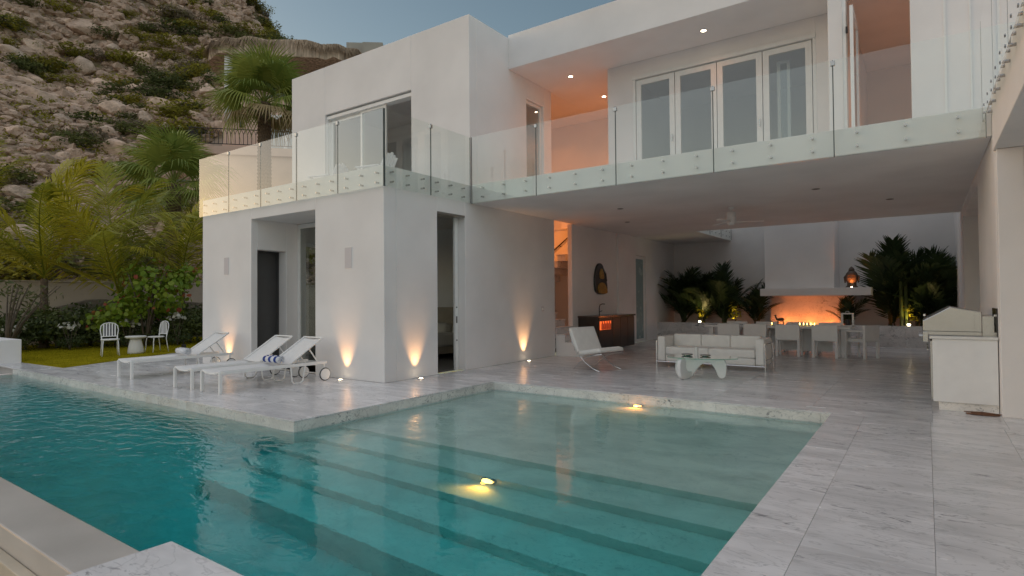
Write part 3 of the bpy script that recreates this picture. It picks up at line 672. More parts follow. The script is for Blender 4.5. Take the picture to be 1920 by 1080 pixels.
def towel(loc, rz, label, mode, ln=.46):
    t = thing('rolled_towel', label, 'towel', loc, rz); mt = towelmat('towel_stripes_%d' % mode, mode)
    mb = MB(); turns = 3.2; n = 64; prof = []
    for k in range(n+1):
        a = 2*math.pi*turns*k/n; r = .018+.058*k/n; prof.append((r*math.cos(a), r*math.sin(a)*.92))
    v = []; f = []
    for x in (-ln/2, ln/2):
        for q, (cy, cz) in enumerate(prof): v.append((x+.006*math.sin(q*.9), cy, cz))
    for x in (-ln/2, ln/2):
        for q, (cy, cz) in enumerate(prof):
            r = math.hypot(cy, cz); v.append((x+.006*math.sin(q*.9), cy*(1-.012/r), cz*(1-.012/r)))
    k = n+1
    for q in range(n):
        f += [(q, q+1, k+q+1, k+q), (2*k+q, 3*k+q, 3*k+q+1, 2*k+q+1), (q, 2*k+q, 2*k+q+1, q+1), (k+q, k+q+1, 3*k+q+1, 3*k+q)]
    f += [(n, k+n, 3*k+n, 2*k+n)]
    mb.add(v, f).build('roll', mt, t, (0, 0, .077), smooth=True)
    MB().lathe([(.05, -ln/2+.01), (.052, 0), (.05, ln/2-.01)], 16).build('core', simple('towel_core_%d' % mode, (.05, .09, .3) if mode == 0 else (.6, .62, .68), .95), t).matrix_local = Matrix.Translation((0, 0, .077)) @ Matrix.Rotation(R(90), 4, 'Y')
towel((-9.62, 6.16, .375), R(3), 'blue and white striped rolled towel on the nearest lounger', 0)
towel((-12.93, 6.17, .375), R(-4), 'white rolled towel with a blue border on the far lounger', 1, .5)

# garden chairs and drum table
def garden_chair():
    t = thing('garden_chair', '', 'chair', group='white garden chairs on the lawn')
    hoop = [(.20, 0, .47), (.225, .01, .58), (.245, .03, .70), (.225, .045, .82), (.15, .055, .885), (0, .06, .91)]
    pts = hoop+[(-x, y, z) for x, y, z in hoop[-2::-1]]
    back = MB().tube([(x*.86, y+.02, z) for x, y, z in pts], .013, 8).build('back_hoop', 'white_alu', t, smooth=True)
    for k in range(5):
        x = (-.134+.067*k); zt = .895-.9*abs(x)**1.7
        B(x-.017, x+.017, .035, .045, .53, zt).build('slat', 'white_alu', t)
    M['navy'] = M.get('navy') or simple('navy_strap', (.03, .028, .06), .7)
    for k in range(4):
        x = -.1+.067*k; zt = .87-.9*abs(x)**1.7; B(x-.014, x+.014, .046, .052, .53, zt).build('slat', 'navy', t)
    MB().tube([(-.19, .02, .53), (.19, .02, .53)], .012, 8).build('lower_rail', 'white_alu', t)
    MB().lathe([(.20, 0), (.225, .012), (.225, .03), (.20, .038)], 24, (0, -.2, .43)).build('seat', 'white_alu', t)
    for s in (-1, 1):
        MB().tube([(s*.19, .02, .54), (s*.18, .0, .42), (s*.185, .03, .2), (s*.20, .06, 0)], .013, 8).build('leg', 'white_alu', t, smooth=True)
        MB().tube([(s*.17, -.36, .43), (s*.18, -.38, .3), (s*.185, -.38, .15), (s*.20, -.41, 0)], .013, 8).build('leg', 'white_alu', t, smooth=True)
    return t
g1 = garden_chair(); g1.location = (-18.75, 6.95, .015); g1.rotation_euler = (0, 0, R(74)); g1['label'] = 'white slatted garden chair left of the drum table'
dup(g1, 'white slatted garden chair right of the drum table, turned sideways', (-18.75, 8.35, .015), R(8))
t = thing('drum_table', 'white stone mushroom shaped side table between the garden chairs', 'table', (-18.75, 7.62, .015))
MB().lathe([(.20, 0), (.205, .05), (.185, .2), (.15, .36), (.14, .42)], 24).build('pedestal', 'stoneware', t, smooth=True)
MB().lathe([(.12, .42), (.24, .44), (.27, .47), (.272, .49), (.25, .505), (.02, .505)], 28).build('top', 'stoneware', t, smooth=True)
t = thing('garden_lantern', 'small dark lantern standing on the lawn behind the right garden chair', 'lantern', (-18.3, 8.75, .015)); B(-.05, .05, -.05, .05, 0, .2).build('body', 'darkmetal', t, bevel=.01); MB().tube([(0, 0, .2), (0, 0, .3)], .01).build('stem', 'darkmetal', t)
# low white wall at the pool end, deck inlet grate
tag(B(-20.5, -18.6, 3.0, 4.95, -.5, .585).build('low_wall', 'plaster', bevel=.01), 'low white block wall at the far end of the pool', 'wall')

# Barcelona style lounge chair: faces +x
def lounge_chair():
    t = thing('lounge_chair', 'white channel cushioned lounge chair with crossed chrome legs', 'chair', (-5.72, 11.15, 0), R(-14))
    def cushion(name, w_, ln, th, n):
        mb = MB(); v = []; f = []; nu, nv = n*6, 8
        for j in range(nv+1):
            for i in range(nu+1):
                u = i/nu; e_ = min(1, 6*min(j/nv, 1-j/nv)+.35)
                zz = th*(.78+.22*abs(math.sin(math.pi*u*n))**.5)*e_**.3
                v.append(((u-.5)*w_, j/nv*ln, zz))
        k = len(v); v += [(x, y, 0) for x, y, z in v]
        for j in range(nv):
            for i in range(nu): a = j*(nu+1)+i; f += [(a, a+1, a+nu+2, a+nu+1), (k+a, k+a+nu+1, k+a+nu+2, k+a+1)]
        for i in range(nu): f += [(i, k+i, k+i+1, i+1), (nv*(nu+1)+i, nv*(nu+1)+i+1, k+nv*(nu+1)+i+1, k+nv*(nu+1)+i)]
        for j in range(nv): a = j*(nu+1); f += [(a, a+nu+1, k+a+nu+1, k+a), (a+nu, k+a+nu, k+a+2*nu+1, a+2*nu+1)]
        return mb.add(v, f)
    # local: chair faces +x, width along y
    seat = cushion('seat', .74, .66, .10, 5).build('seat_cushion', 'leather', t, smooth=True)
    seat.matrix_local = Matrix.Translation((-.20, 0, .30)) @ Matrix.Rotation(R(-9), 4, 'Y') @ Matrix.Rotation(R(-90), 4, 'Z')
    back = cushion('back', .74, .58, .10, 5).build('back_cushion', 'leather', t, smooth=True)
    back.matrix_local = Matrix.Translation((-.12, 0, .36)) @ Matrix.Rotation(R(-115), 4, 'Y') @ Matrix.Rotation(R(-90), 4, 'Z')
    for s in (-1, 1):
        y = s*.34
        MB().tube([(-.44, y, .80), (-.34, y, .56), (-.20, y, .36), (.0, y, .18), (.22, y, .06), (.40, y, .012)], [.012]*6, 6).build('back_leg_bar', 'chrome', t, smooth=True)
        MB().tube([(-.32, y, .012), (-.20, y, .12), (-.02, y, .25), (.20, y, .33), (.46, y, .365)], [.012]*5, 6).build('seat_leg_bar', 'chrome', t, smooth=True)
    for x, z in ((-.43, .78), (.44, .362), (-.14, .33)): MB().tube([(x, -.34, z), (x, .34, z)], .01, 6).build('cross_bar', 'chrome', t)
lounge_chair()

# sofa with tube frame
def sofa():
    t = thing('sofa', 'white leather three seat sofa in a chrome tube frame', 'sofa', (-3.73, 12.72, 0))
    def cu(name, x0, x1, y0, y1, z0, z1): return B(x0, x1, y0, y1, z0, z1).build(name, 'leather', t, bevel=.035, seg=3, smooth=True)
    for s in (-1, 1): cu('arm_cushion', *( (-1.10, -.93) if s < 0 else (.93, 1.10)), -.36, .36, .13, .66)
    for k in range(3): cu('back_cushion', -.925+k*.617, -.313+k*.617, .18, .36, .40, .69)
    for k in range(2): cu('seat_cushion', -.92+k*.922, .0+k*.922, -.36, .18, .27, .44)
    for k in range(2): cu('base_cushion', -.92+k*.922, .0+k*.922, -.355, .36, .12, .268)
    fr = MB()
    for x in (-1.115, 1.115):
        for y in (-.37, .37): MB().tube([(x, y, 0), (x, y, .56)], .014, 8).build('leg', 'chrome', t)
        MB().tube([(x, -.37, .56), (x, .37, .56)], .013, 8).build('arm_rail', 'chrome', t); MB().tube([(x, -.37, .24), (x, .37, .24)], .011, 8).build('side_rail', 'chrome', t)
    for z in (.56, .24): MB().tube([(-1.115, .37, z), (1.115, .37, z)], .012, 8).build('back_rail', 'chrome', t)
    MB().tube([(-1.115, -.375, .115), (1.115, -.375, .115)], .011, 8).build('front_rail', 'chrome', t)
    for x in (-.35, .35): MB().tube([(x, -.37, 0), (x, -.37, .12)], .012, 8).build('foot', 'chrome', t)
sofa()
# coffee table
t = thing('coffee_table', 'low sculptural coffee table with rounded glass top and two white curved legs', 'table', (-3.45, 10.95, 0), R(8))
out = [(-.62, .0), (-.55, -.26), (-.30, -.42), (.05, -.44), (.40, -.38), (.66, -.18), (.68, .02), (.50, .28), (.18, .44), (-.22, .42), (-.50, .28)]
def smoothpoly(p, it=2):
    for _ in range(it):
        q = []
        for i in range(len(p)):
            a, b = p[i], p[(i+1) % len(p)]; q += [(.75*a[0]+.25*b[0], .75*a[1]+.25*b[1]), (.25*a[0]+.75*b[0], .25*a[1]+.75*b[1])]
        p = q
    return p
MB().prism(smoothpoly(out), .385, .404).build('glass_top', 'table_glass', t)
legp = smoothpoly([(-.42, 0), (-.16, 0), (-.10, .10), (.02, .27), (.18, .31), (.27, .2), (.33, .02), (.44, .02), (.47, .16), (.46, .37), (.30, .383), (-.2, .383), (-.40, .383), (-.46, .22)], 2)
lg = MB().prism(legp, -.035, .035, 'y').build('leg', 'white', t, bevel=.006, seg=1); lg.location = (0, -.03, 0)
hol = smoothpoly([(-.40, 0), (-.12, 0), (-.02, .06), (-.03, .14), (-.16, .12), (-.24, .2), (-.22, .383), (-.42, .383), (-.45, .2)], 2)
l2 = MB().prism(hol, -.035, .035, 'y').build('leg', 'white', t, bevel=.006, seg=1); l2.location = (-.16, -.02, 0); l2.rotation_euler = (0, 0, R(70))
for i, (x, y, h, r, nm, lab) in enumerate(((-.10, .1, .16, .035, 'candle', 'slim pale pillar candle standing on the glass coffee table'), (-.25, .02, .03, .11, 'dish', 'shallow dark dish left of the candle on the coffee table'), (.08, .05, .025, .10, 'dish', 'shallow dark dish right of the candle on the coffee table'))):
    tt = thing(nm, lab, nm, (-3.45+x, 10.95+y, .405))
    if nm == 'candle': MB().lathe([(r, 0), (r, h), (r*.7, h+.003)], 16).build('wax', 'stoneware', tt); MB().tube([(0, 0, h), (.002, 0, h+.02)], .002, 6).build('wick', 'black', tt)
    else: MB().lathe([(r*.5, 0), (r*.9, h*.5), (r, h), (r*.92, h*.95), (r*.5, h*.35), (.003, h*.3)], 20).build('bowl', 'steel', tt, smooth=True)

# dining set
t = thing('dining_table', 'long white dining table set with candles behind the sofa', 'table', (-3.25, 16.85, 0))
B(-1.75, 1.75, -.55, .55, .69, .75).build('table_top', 'white', t, bevel=.005, seg=1)
for x in (-1.6, 1.6):
    for y in (-.42, .42): B(x-.06, x+.06, y-.06, y+.06, 0, .69).build('leg', 'white', t, bevel=.004, seg=1)
B(-1.3, 1.3, -.02, .02, .1, .69).build('centre_panel', 'white', t)
def dchair():
    t = thing('dining_chair', '', 'chair', group='white dining chairs around the table')
    B(-.28, .28, -.03, .03, .42, .80).build('backrest', 'white', t, bevel=.008, seg=2)
    for s in (-1, 1):
        B(s*.28-(.06 if s > 0 else 0), s*.28+(0 if s > 0 else .06), -.03, .03, 0, .419).build('leg', 'white', t, bevel=.006, seg=1)
        B(s*.28-(.05 if s > 0 else 0), s*.28+(0 if s > 0 else .05), .44, .49, 0, .64).build('leg', 'white', t, bevel=.006, seg=1)
        B(s*.28-(.05 if s > 0 else 0), s*.28+(0 if s > 0 else .05), .031, .49, .641, .68).build('arm', 'white', t, bevel=.006, seg=1)
    B(-.23, .23, .031, .49, .40, .44).build('seat', 'white', t, bevel=.008, seg=1)
    B(-.22, .22, .05, .47, .441, .475).build('cushion', 'leather', t, bevel=.012, seg=2)
    return t
dc = dchair(); names = ['leftmost', 'second from left', 'third from left', 'rightmost']
for i, x in enumerate((-4.28, -3.62, -2.85, -2.02)):
    lab = 'near side dining chair with its back to the sofa, %s' % names[i]
    if i == 0: dc.location = (x, 16.0, 0); dc['label'] = lab
    else: dup(dc, lab, (x, 16.0, 0), R(rnd.uniform(-2, 2)))
for i, x in enumerate((-4.5, -3.7, -2.9, -2.1)): dup(dc, 'far side dining chair beyond the table, %s' % names[i], (x, 17.75, 0), R(180+rnd.uniform(-3, 3)))
dup(dc, 'white dining chair turned sideways at the right head of the table', (-1.08, 16.35, 0), R(62))
# things on the table
def lantern(x, y, z, lab):
    t = thing('lantern', lab, 'lantern', (x, y, z)); h = .30; w_ = .12
    for a in (-1, 1):
        for b in (-1, 1): B(a*w_-.012, a*w_+.012, b*w_-.012, b*w_+.012, 0, h).build('post', 'white', t)
    B(-w_-.012, w_+.012, -w_-.012, w_+.012, -.0, .02).build('base', 'white', t); B(-w_-.014, w_+.014, -w_-.014, w_+.014, h, h+.025).build('lid', 'white', t)
    MB().lathe([(.055, .02), (.06, .1), (.05, .16), (.003, .165)], 14).build('candle', 'pad', t); MB().tube([(-.04, 0, h+.025), (-.03, 0, h+.07), (.03, 0, h+.07), (.04, 0, h+.025)], .006, 6).build('handle', 'white', t)
lantern(-1.62, 16.95, .751, 'white framed lantern on the right end of the dining table')
def votive(x, y, z, lab):
    t = thing('votive_candle', lab, 'candle', (x, y, z), 0, 'votive candles on the dining table')
    MB().lathe([(.03, 0), (.036, .06), (.032, .06), (.028, .012)], 14).build('cup', 'table_glass', t); MB().lathe([(.002, .02), (.014, .035), (.009, .06), (.001, .085)], 8).build('flame', 'flame', t)
votive(-3.33, 16.6, .751, 'lone lit votive candle beside the small figurine')
for k in range(5): votive(-2.66+.085*k, 16.6+.02*(k % 2), .751, 'lit votive candle in the row at the table centre right, %s' % ['first from left', 'second from left', 'third from left', 'fourth from left', 'last on the right'][k])
# figurine: rearing animal shape on the table
t = thing('figurine', 'small dark figurine standing on the dining table near the candles', 'figurine', (-3.12, 16.62, .751))
MB().tube([(-.09, 0, .14), (-.03, 0, .16), (.05, 0, .16), (.09, 0, .15)], [.02, .04, .042, .02], 10).build('body', 'pad', t, smooth=True)
MB().tube([(-.08, 0, .15), (-.12, 0, .22), (-.12, 0, .27), (-.16, 0, .255)], [.025, .018, .022, .008], 8).build('neck', 'pad', t, smooth=True)
for x, y in ((-.06, -.02), (-.06, .02), (.06, -.02), (.06, .02)): MB().tube([(x, y, .14), (x*1.1, y, .07), (x, y, 0)], [.014, .009, .01], 6).build('leg', 'pad', t)
# head sculpture on shelf
t = thing('carved_head', 'dark carved stone head with topknot on the fireplace shelf, lit from below', 'sculpture', (-1.86, 20.85, 1.771))
hm = MB(); v = []; f = []; nu, nv = 28, 26
def headpt(u, vv):
    th = 2*math.pi*u; ph = math.pi*vv; z = -math.cos(ph); r = math.sin(ph)
    x = r*.17; y = r*.19; X = x*math.sin(th); Y = -y*math.cos(th); Z = .30+z*.235
    if Z < .12: k = (Z-.05)/.07; X *= .82; Y *= .85
    fr = math.cos(th)
    if fr > .2:
        a = math.sin(th)*r
        if abs(a) < .22 and .20 < Z < .36: Y -= .04*(1-abs(a)/.22)*(1-(Z-.20)/.16)*1.1       # nose
        if abs(abs(a)-.33) < .16 and abs(Z-.345) < .025: Y += .018                               # eye sockets
        if abs(Z-.375) < .012 and .1 < abs(a) < .6: Y -= .012                                     # brow
        if abs(a) < .3 and abs(Z-.175) < .014: Y -= .016                                          # lips
        if abs(a) < .28 and abs(Z-.155) < .008: Y += .008
    hair = Z > .43 or (fr < .1 and Z > .2)
    if hair: k = 1.06+.03*math.sin(th*14)*math.sin(ph*22); X *= k; Y *= k
    return (X, Y, Z)
for j in range(nv+1):
    for i in range(nu): v.append(headpt(i/nu, max(.03, min(.97, j/nv))))
for j in range(nv):
    for i in range(nu): f.append((j*nu+i, j*nu+(i+1) % nu, (j+1)*nu+(i+1) % nu, (j+1)*nu+i))
hm.add(v, f).build('face', 'stone_head', t, smooth=True)
MB().lathe([(.17, .0), (.165, .03), (.13, .06), (.125, .16)], 18).build('neck', 'stone_head', t); MB().lathe([(.09, .52), (.08, .56), (.06, .60), (.03, .63), (.004, .65)], 16).build('topknot', 'stone_head', t, smooth=True)
for s in (-1, 1): MB().tube([(s*.165, .0, .38), (s*.19, .01, .32), (s*.185, .01, .22), (s*.175, .0, .15)], [.012, .03, .022, .024], 8).build('ear', 'stone_head', t, smooth=True)
MB().lathe([(.02, 0), (.022, .02), (.004, .024)], 12, (.02, -.27, 0)).build('lamp_lens', 'lens', t); s = lamp('head_lamp', 'SPOT', (.02, -.34, .07), 5.5, WARM, t, spot_size=R(80), spot_blend=.8, shadow_soft_size=.02); s.rotation_euler = Vector((0, -.8, -1)).to_track_quat('Z', 'Y').to_euler()
# wall mask above the bar
t = thing('wall_mask', 'black and gold carved mask hung above the bar counter', 'wall art', (-7.998, 15.92, 1.62))
ol = smoothpoly([(-.32, .0), (.36, .0), (.42, .15), (.36, .45), (.15, .85), (-.05, .95), (-.25, .88), (-.40, .6), (-.42, .25)], 2)
MB().prism(ol, 0, .06, 'x').build('back_board', 'pad', t, bevel=.01); il = [(y*.72+.06, z*.62+.03) for y, z in ol]
MB().prism([(y*.75+.03, z*.36+.02) for y, z in ol], .061, .10, 'x').build('gold_relief', 'gold', t, bevel=.012); MB().prism([(y*.35+.0, z*.33+.46) for y, z in ol], .061, .085, 'x').build('face_relief', 'gold', t, bevel=.01)
MB().tube([(.09, .05, .80), (.10, .22, .62), (.10, .27, .4)], [.012, .02, .014], 8).build('silver_crest', 'steel', t, smooth=True)
# bar counter with lit cooler and tap
t = thing('bar_counter', 'dark wood bar counter with a glowing glass front cooler', 'counter', (-7.36, 15.75, 0))
B(-.635, -.03, -1.20, 1.25, .06, .96).build('cabinet', 'darkwood', t); B(-.638, .02, -1.23, 1.28, .962, 1.01).build('counter_top', simple('dark_stone_top', (.07, .06, .055), .2), t, bevel=.004, seg=1)
for i, (a, b) in enumerate(((-.28, .22), (.24, .73), (.75, 1.23))): B(-.029, -.005, a, b, .06, .94).build('door', 'darkwood', t, bevel=.003, seg=1)
ck = B(-.029, -.006, -1.18, -.30, .06, .94).build('cooler_frame', 'pad', t); B(-.005, .001, -1.12, -.42, .62, .86).build('cooler_light', emit('cooler_glow', (1, .16, .03), .35), ck)
for k in range(4): MB().lathe([(.05, 0), (.05, .14), (.02, .19), (.02, .24)], 10, (.008, -1.0+.15*k, .63)).build('bottle', emit('bottle_glow_%d' % k, (.5, .07, .02), .1), ck, smooth=True)
tp = MB().tube([(-.1, -.95, 1.01), (-.1, -.95, 1.25), (-.1, -.90, 1.32), (-.1, -.75, 1.34), (-.1, -.62, 1.335)], .014, 8).build('tap', 'darkmetal', t, smooth=True); MB().tube([(-.1, -.93, 1.12), (-.08, -.82, 1.15)], .01, 6).build('lever', 'darkmetal', tp)
# ceiling fan
t = thing('ceiling_fan', 'white three blade ceiling fan under the terrace ceiling', 'fan', (-3.62, 13.9, C1))
MB().lathe([(.07, 0), (.07, -.03), (.03, -.05)][::-1], 20).build('canopy', 'white', t); MB().tube([(0, 0, -.03), (0, 0, -.12)], .018).build('rod', 'white', t)
MB().lathe([(.03, -.42), (.075, -.40), (.085, -.36), (.10, -.33), (.105, -.22), (.10, -.13), (.07, -.11)], 24).build('motor', 'white', t, smooth=True)
for k in range(3):
    a = R(20+120*k); o = MB().prism(smoothpoly([(.08, -.05), (.3, -.075), (.66, -.06), (.70, 0), (.66, .05), (.3, .065), (.08, .05)], 1), -.006, .006).build('blade', 'white', t); o.location = (0, 0, -.345); o.rotation_euler = (R(8), 0, a)
# bed in the bedroom
t = thing('bed', 'bed with white pillows and rumpled cover seen through the open door', 'bed', (-10.9, 11.4, 0))
B(-.9, .9, -.9, 1.35, .12, .34).build('base', 'head', t, bevel=.02); B(-.88, .88, -.88, 1.33, .342, .58).build('mattress', 'bed', t, bevel=.06, seg=3, smooth=True)
B(-1.0, 1.0, 1.36, 1.5, 0, 1.28).build('headboard', 'head', t, bevel=.03, seg=2)
for x in (-.45, .45): B(x-.36, x+.36, .86, 1.18, .585, .98).build('pillow', 'bed', t, bevel=.12, seg=4, smooth=True).rotation_euler = (R(-8), 0, 0)
B(-.94, .94, -.94, .2, .30, .63).build('duvet', 'bed', t, bevel=.07, seg=3, smooth=True)
for x in (-.8, .8):
    for y in (-.8, 1.2): B(x-.04, x+.04, y-.04, y+.04, 0, .12).build('leg', 'darkwood', t)
# grill in cabinet
t = thing('grill_cabinet', 'white cabinet on a marble plinth holding the barbecue', 'cabinet', (.39, 9.56, 0))
B(-.33, .34, -.03, 1.25, .11, .93).build('carcass', 'white', t, bevel=.004, seg=1); B(-.27, .34, .0, 1.22, 0, .109).build('plinth', 'marble_edge', t); B(-.36, .345, -.05, 1.27, .932, .965).build('counter_top', 'stoneware', t, bevel=.003, seg=1)
for k, (a, b) in enumerate(((.02, .6), (.62, 1.2))): 
    dd = B(-.352, -.331, a, b, .14, .90).build('door', 'steel', t); MB().tube([(-.38, a+.06, .78), (-.38, b-.06, .78)], .01).build('handle', 'steel', dd)
g = thing('barbecue', 'stainless steel barbecue with sloping hood set into the cabinet', 'grill', (.39, 9.62, .966))
hood = [(-.43, .06), (-.43, .20), (-.13, .385), (.20, .32), (.20, .0), (-.36, .0)]
MB().prism(hood, .06, 1.05, 'y').build('hood', 'steel', g, bevel=.012, seg=2); B(-.432, .205, .055, 1.055, .055, .062).build('lid_gap', 'pad', g); B(-.43, -.37, .05, 1.06, -.09, .054).build('control_panel', 'steel', g, bevel=.006)
for k in range(4): MB().tube([(-.432, .2+.22*k, -.015), (-.475, .2+.22*k, -.015)], .028, 14).build('knob', 'steel', g)
MB().tube([(-.41, .12, .27), (-.41, .99, .27)], .014, 10).build('hood_handle', 'chrome', g); B(.202, .34, .08, 1.03, .0, .26).build('back_box', 'steel', g)
for k in range(7): MB().lathe([(.006, -.002), (.006, .002)], 8, (.12, .058, .03+.04*k)).build('rivet', 'pad', g).rotation_euler = (0, 0, 0)
t = thing('wall_niche_panel', 'dark glass panel on the wall behind the barbecue', 'panel', (.74, 9.9, .97)); B(-.012, -.001, -.32, .30, .0, .36).build('dark_glass', simple('smoked_glass', (.05, .045, .045), .15), t); B(-.03, -.013, -.20, -.14, .05, .28).build('handle', 'chrome', t)
# brown leaf dish on the floor by the pillar
t = thing('leaf_dish', 'brown dried leaf dish lying on the marble floor by the cabinet', 'dish', (.56, 9.40, .0))
lp = smoothpoly([(-.20, 0), (-.10, -.06), (.06, -.07), (.2, .0), (.08, .06), (-.08, .055)], 2); MB().prism(lp, .004, .018).build('leaf', 'basket', t, bevel=.003, seg=1); MB().prism([(x*.7, y*.6) for x, y in lp], .0185, .03).build('inner_leaf', 'basket', t); MB().tube([(-.19, 0, .03), (0, .01, .035), (.21, 0, .02)], .006, 6).build('vein', 'basket', t)
# drain slot in paving, deck inlet
tag(B(-1.36, -1.12, 8.86, 8.9, .0012, .004).build('floor_drain', 'white'), 'narrow white drain slot in the paving near the pool corner', 'drain')
# balcony lounge chairs
def deck_chair():
    t = thing('deck_chair', '', 'chair', group='white deck chairs on the left balcony')
    B(-.3, .3, -.32, .28, .30, .33).build('seat', 'white', t).rotation_euler = (R(8), 0, 0)
    for k in range(5):
        x = -.24+.12*k; o = B(x-.055, x+.055, -.01, .01, 0, .72-.05*abs(k-2)).build('back_slat', 'white', t); o.location = (0, .26, .26); o.rotation_euler = (R(-24), 0, 0)
    for s in (-1, 1):
        B(s*.36-.06, s*.36+.06, -.38, .36, .50, .525).build('arm', 'white', t, bevel=.006, seg=1); B(s*.33-.02, s*.33+.02, -.34, -.28, 0, .5).build('leg', 'white', t); MB().bar((s*.33, -.3, .28), (s*.33, .5, .02), .03, .09).build('side_rail', 'white', t); B(s*.33-.02, s*.33+.02, .24, .30, 0, .5).build('leg', 'white', t)
    return t
dk = deck_chair(); dk.location = (-9.75, 8.7, F2+.001); dk.scale = (.8, .8, .78); dk.rotation_euler = (0, 0, R(-78)); dk['label'] = 'white deck chair on the left balcony nearer the corner'
dup(dk, 'white deck chair on the left balcony further from the corner', (-11.4, 8.7, F2+.001), R(-74))
# underwater pool lamps
def pool_lamp(loc, lab, rz, e):
    t = thing('pool_lamp', lab, 'pool light', loc, rz, 'underwater pool lamps')
    MB().lathe([(.09, 0), (.095, .012), (.08, .03), (.06, .034)], 20).build('housing', 'steel', t).rotation_euler = (R(90), 0, 0)
    MB().lathe([(.07, .030), (.06, .045), (.004, .05)], 16).build('lens', 'lens_dim', t).rotation_euler = (R(90), 0, 0)
    s = lamp('pool_bulb', 'SPOT', (0, -.09, 0), e, (1, .25, .025), t, spot_size=R(150), spot_blend=.7, shadow_soft_size=.03); s.rotation_euler = Vector((0, 1, .35)).to_track_quat('Z', 'Y').to_euler()
pool_lamp((-3.66, 8.548, -.24), 'lit underwater lamp on the back wall of the shallow shelf', 0, 2.6)
pool_lamp((-3.55, 4.615, -.60), 'lit underwater lamp on the riser of the second pool step', 0, 4)

# ================================================================== VEGETATION
def frond_mesh(name, L_, nl, leaf, droop, up=.35, seed=1, wid=.03, hang=.5):
    """feather palm frond: curved midrib along +x with drooping leaflets on both sides"""
    rr = random.Random(seed); mb = MB(); pts = []
    for i in range(13):
        s = i/12; pts.append(Vector((L_*s*(1-.12*droop*s), 0, L_*(up*s-droop*s*s))))
    mb.tube(pts, [.028*(1-.85*i/12) for i in range(13)], 5)
    for k in range(nl):
        s = .10+.9*k/nl; i = min(11, int(s*12)); f_ = s*12-i; p = pts[i].lerp(pts[i+1], f_); d = (pts[i+1]-pts[i]).normalized()
        ll = leaf*(.35+1.0*math.sin(math.pi*min(1, s*.93+.07))**.7)*rr.uniform(.85, 1.1)
        for sd in (-1, 1):
            a = R(58-30*s+rr.uniform(-7, 7)); side = Vector((0, sd, 0)); dr = (d*math.cos(a)+side*math.sin(a)+Vector((0, 0, .18))).normalized()
            wv = d.cross(Vector((0, 0, 1))).cross(dr); wv = dr.cross(Vector((0, 0, 1))).normalized()*wid
            q = p; vv = [q-wv*.4, q+wv*.4]
            for t_ in (.45, 1.0):
                e_ = p+dr*ll*t_+Vector((0, 0, -hang*ll*t_*t_)); ww = wv*(1 if t_ < 1 else .12); vv += [e_-ww, e_+ww]
            mb.add(vv, [(0, 1, 3, 2), (2, 3, 5, 4)])
    return mb.mesh(name, fix=False)
def fan_mesh(name, pet, rad, ns, seed=1, droop=.35):
    """fan palm leaf: petiole along +x then a pleated fan with split hanging tips"""
    rr = random.Random(seed); mb = MB()
    mb.tube([(0, 0, 0), (pet*.5, 0, pet*.06), (pet, 0, .0)], [.03, .022, .018], 5); o_ = Vector((pet, 0, 0))
    for k in range(ns):
        a = R(-118+236*k/(ns-1)); ln = rad*(1-.22*abs(a)/2.1)*rr.uniform(.9, 1.06); d = Vector((math.cos(a), math.sin(a), 0)); n_ = Vector((-math.sin(a), math.cos(a), 0)); hw = rad*.62*math.tan(R(236/(ns-1))/2)
        v = [o_]; 
        for t_, w_, z in ((.6, hw*.95, -.03), (.85, hw*.5, -.16*droop/.35), (1.05, .003, -.42*droop/.35*rr.uniform(.6, 1.3))):
            c = o_+d*ln*t_+Vector((0, 0, z*rad)); v += [c-n_*w_, c+n_*w_]
        mb.add(v, [(0, 1, 2), (1, 3, 4, 2), (3, 5, 6, 4)])
    return mb.mesh(name, fix=False)
FR = [frond_mesh('frond', 3.7, 62, .86, .42, .70, s, .019, .50) for s in (1, 2, 3)]
FRs = [frond_mesh('frond', 1.7, 34, .46, .40, .65, s, .020, .25) for s in (4, 5)]
FN = [fan_mesh('fan_leaf', 1.1, 1.2, 40, s, .5) for s in (1, 2)]
def add_leaf(root, name, me, mat, loc, az, el, roll=0, sc_=1):
    key = (me.name, mat)
    if key not in _lm:
        m2 = me.copy() if me.materials else me
        m2.materials.clear(); m2.materials.append(M[mat]); _lm[key] = m2
    o = bpy.data.objects.new(name, _lm[key]); col.objects.link(o); o.parent = root
    o.matrix_local = Matrix.Translation(loc) @ Matrix.Rotation(az, 4, 'Z') @ Matrix.Rotation(-el, 4, 'Y') @ Matrix.Rotation(roll, 4, 'X') @ Matrix.Scale(sc_, 4)
    return o
_lm = {}
def trunk(root, h, r0, r1, lean=(0, 0), rings=True, mat='trunk'):
    mb = MB(); n_ = int(h/.09)+2; pts = []; rad = []
    for i in range(n_):
        s = i/(n_-1); pts.append((lean[0]*s*s, lean[1]*s*s, h*s)); rad.append((r0+(r1-r0)*s)*(1+(.09 if i % 2 else -.02)+rnd.uniform(-.02, .02))*(1.35 if i == 0 else 1))
    return mb.tube(pts, rad, 12).build('trunk', mat, root)
def coco(label, x, y, h, nf, az0, mats, sc_=1, lean=(0, 0), z=0):
    t = thing('coconut_palm', label, 'palm tree', (x, y, z), 0, 'coconut palms in the garden'); trunk(t, h, .14, .10, lean)
    for k in range(nf):
        az = az0+k*2.399; el = R((72, 48, 30, 58, 16, 40)[k % 6]+rnd.uniform(-7, 7))
        add_leaf(t, 'frond', FR[k % 3], mats[k % len(mats)], (lean[0], lean[1], h+.02*k), az, el-R(15), rnd.uniform(-.3, .3), sc_*rnd.uniform(.85, 1.05))
    return t
gzz = lambda x, y: float(height(x, y)[0])
x, y = pol(73.8, 25.0); coco('yellow green coconut palm nearest the left edge of the garden', x, y, 2.3, 9, .4, ['coco', 'coco', 'coco_green'], 1.25)
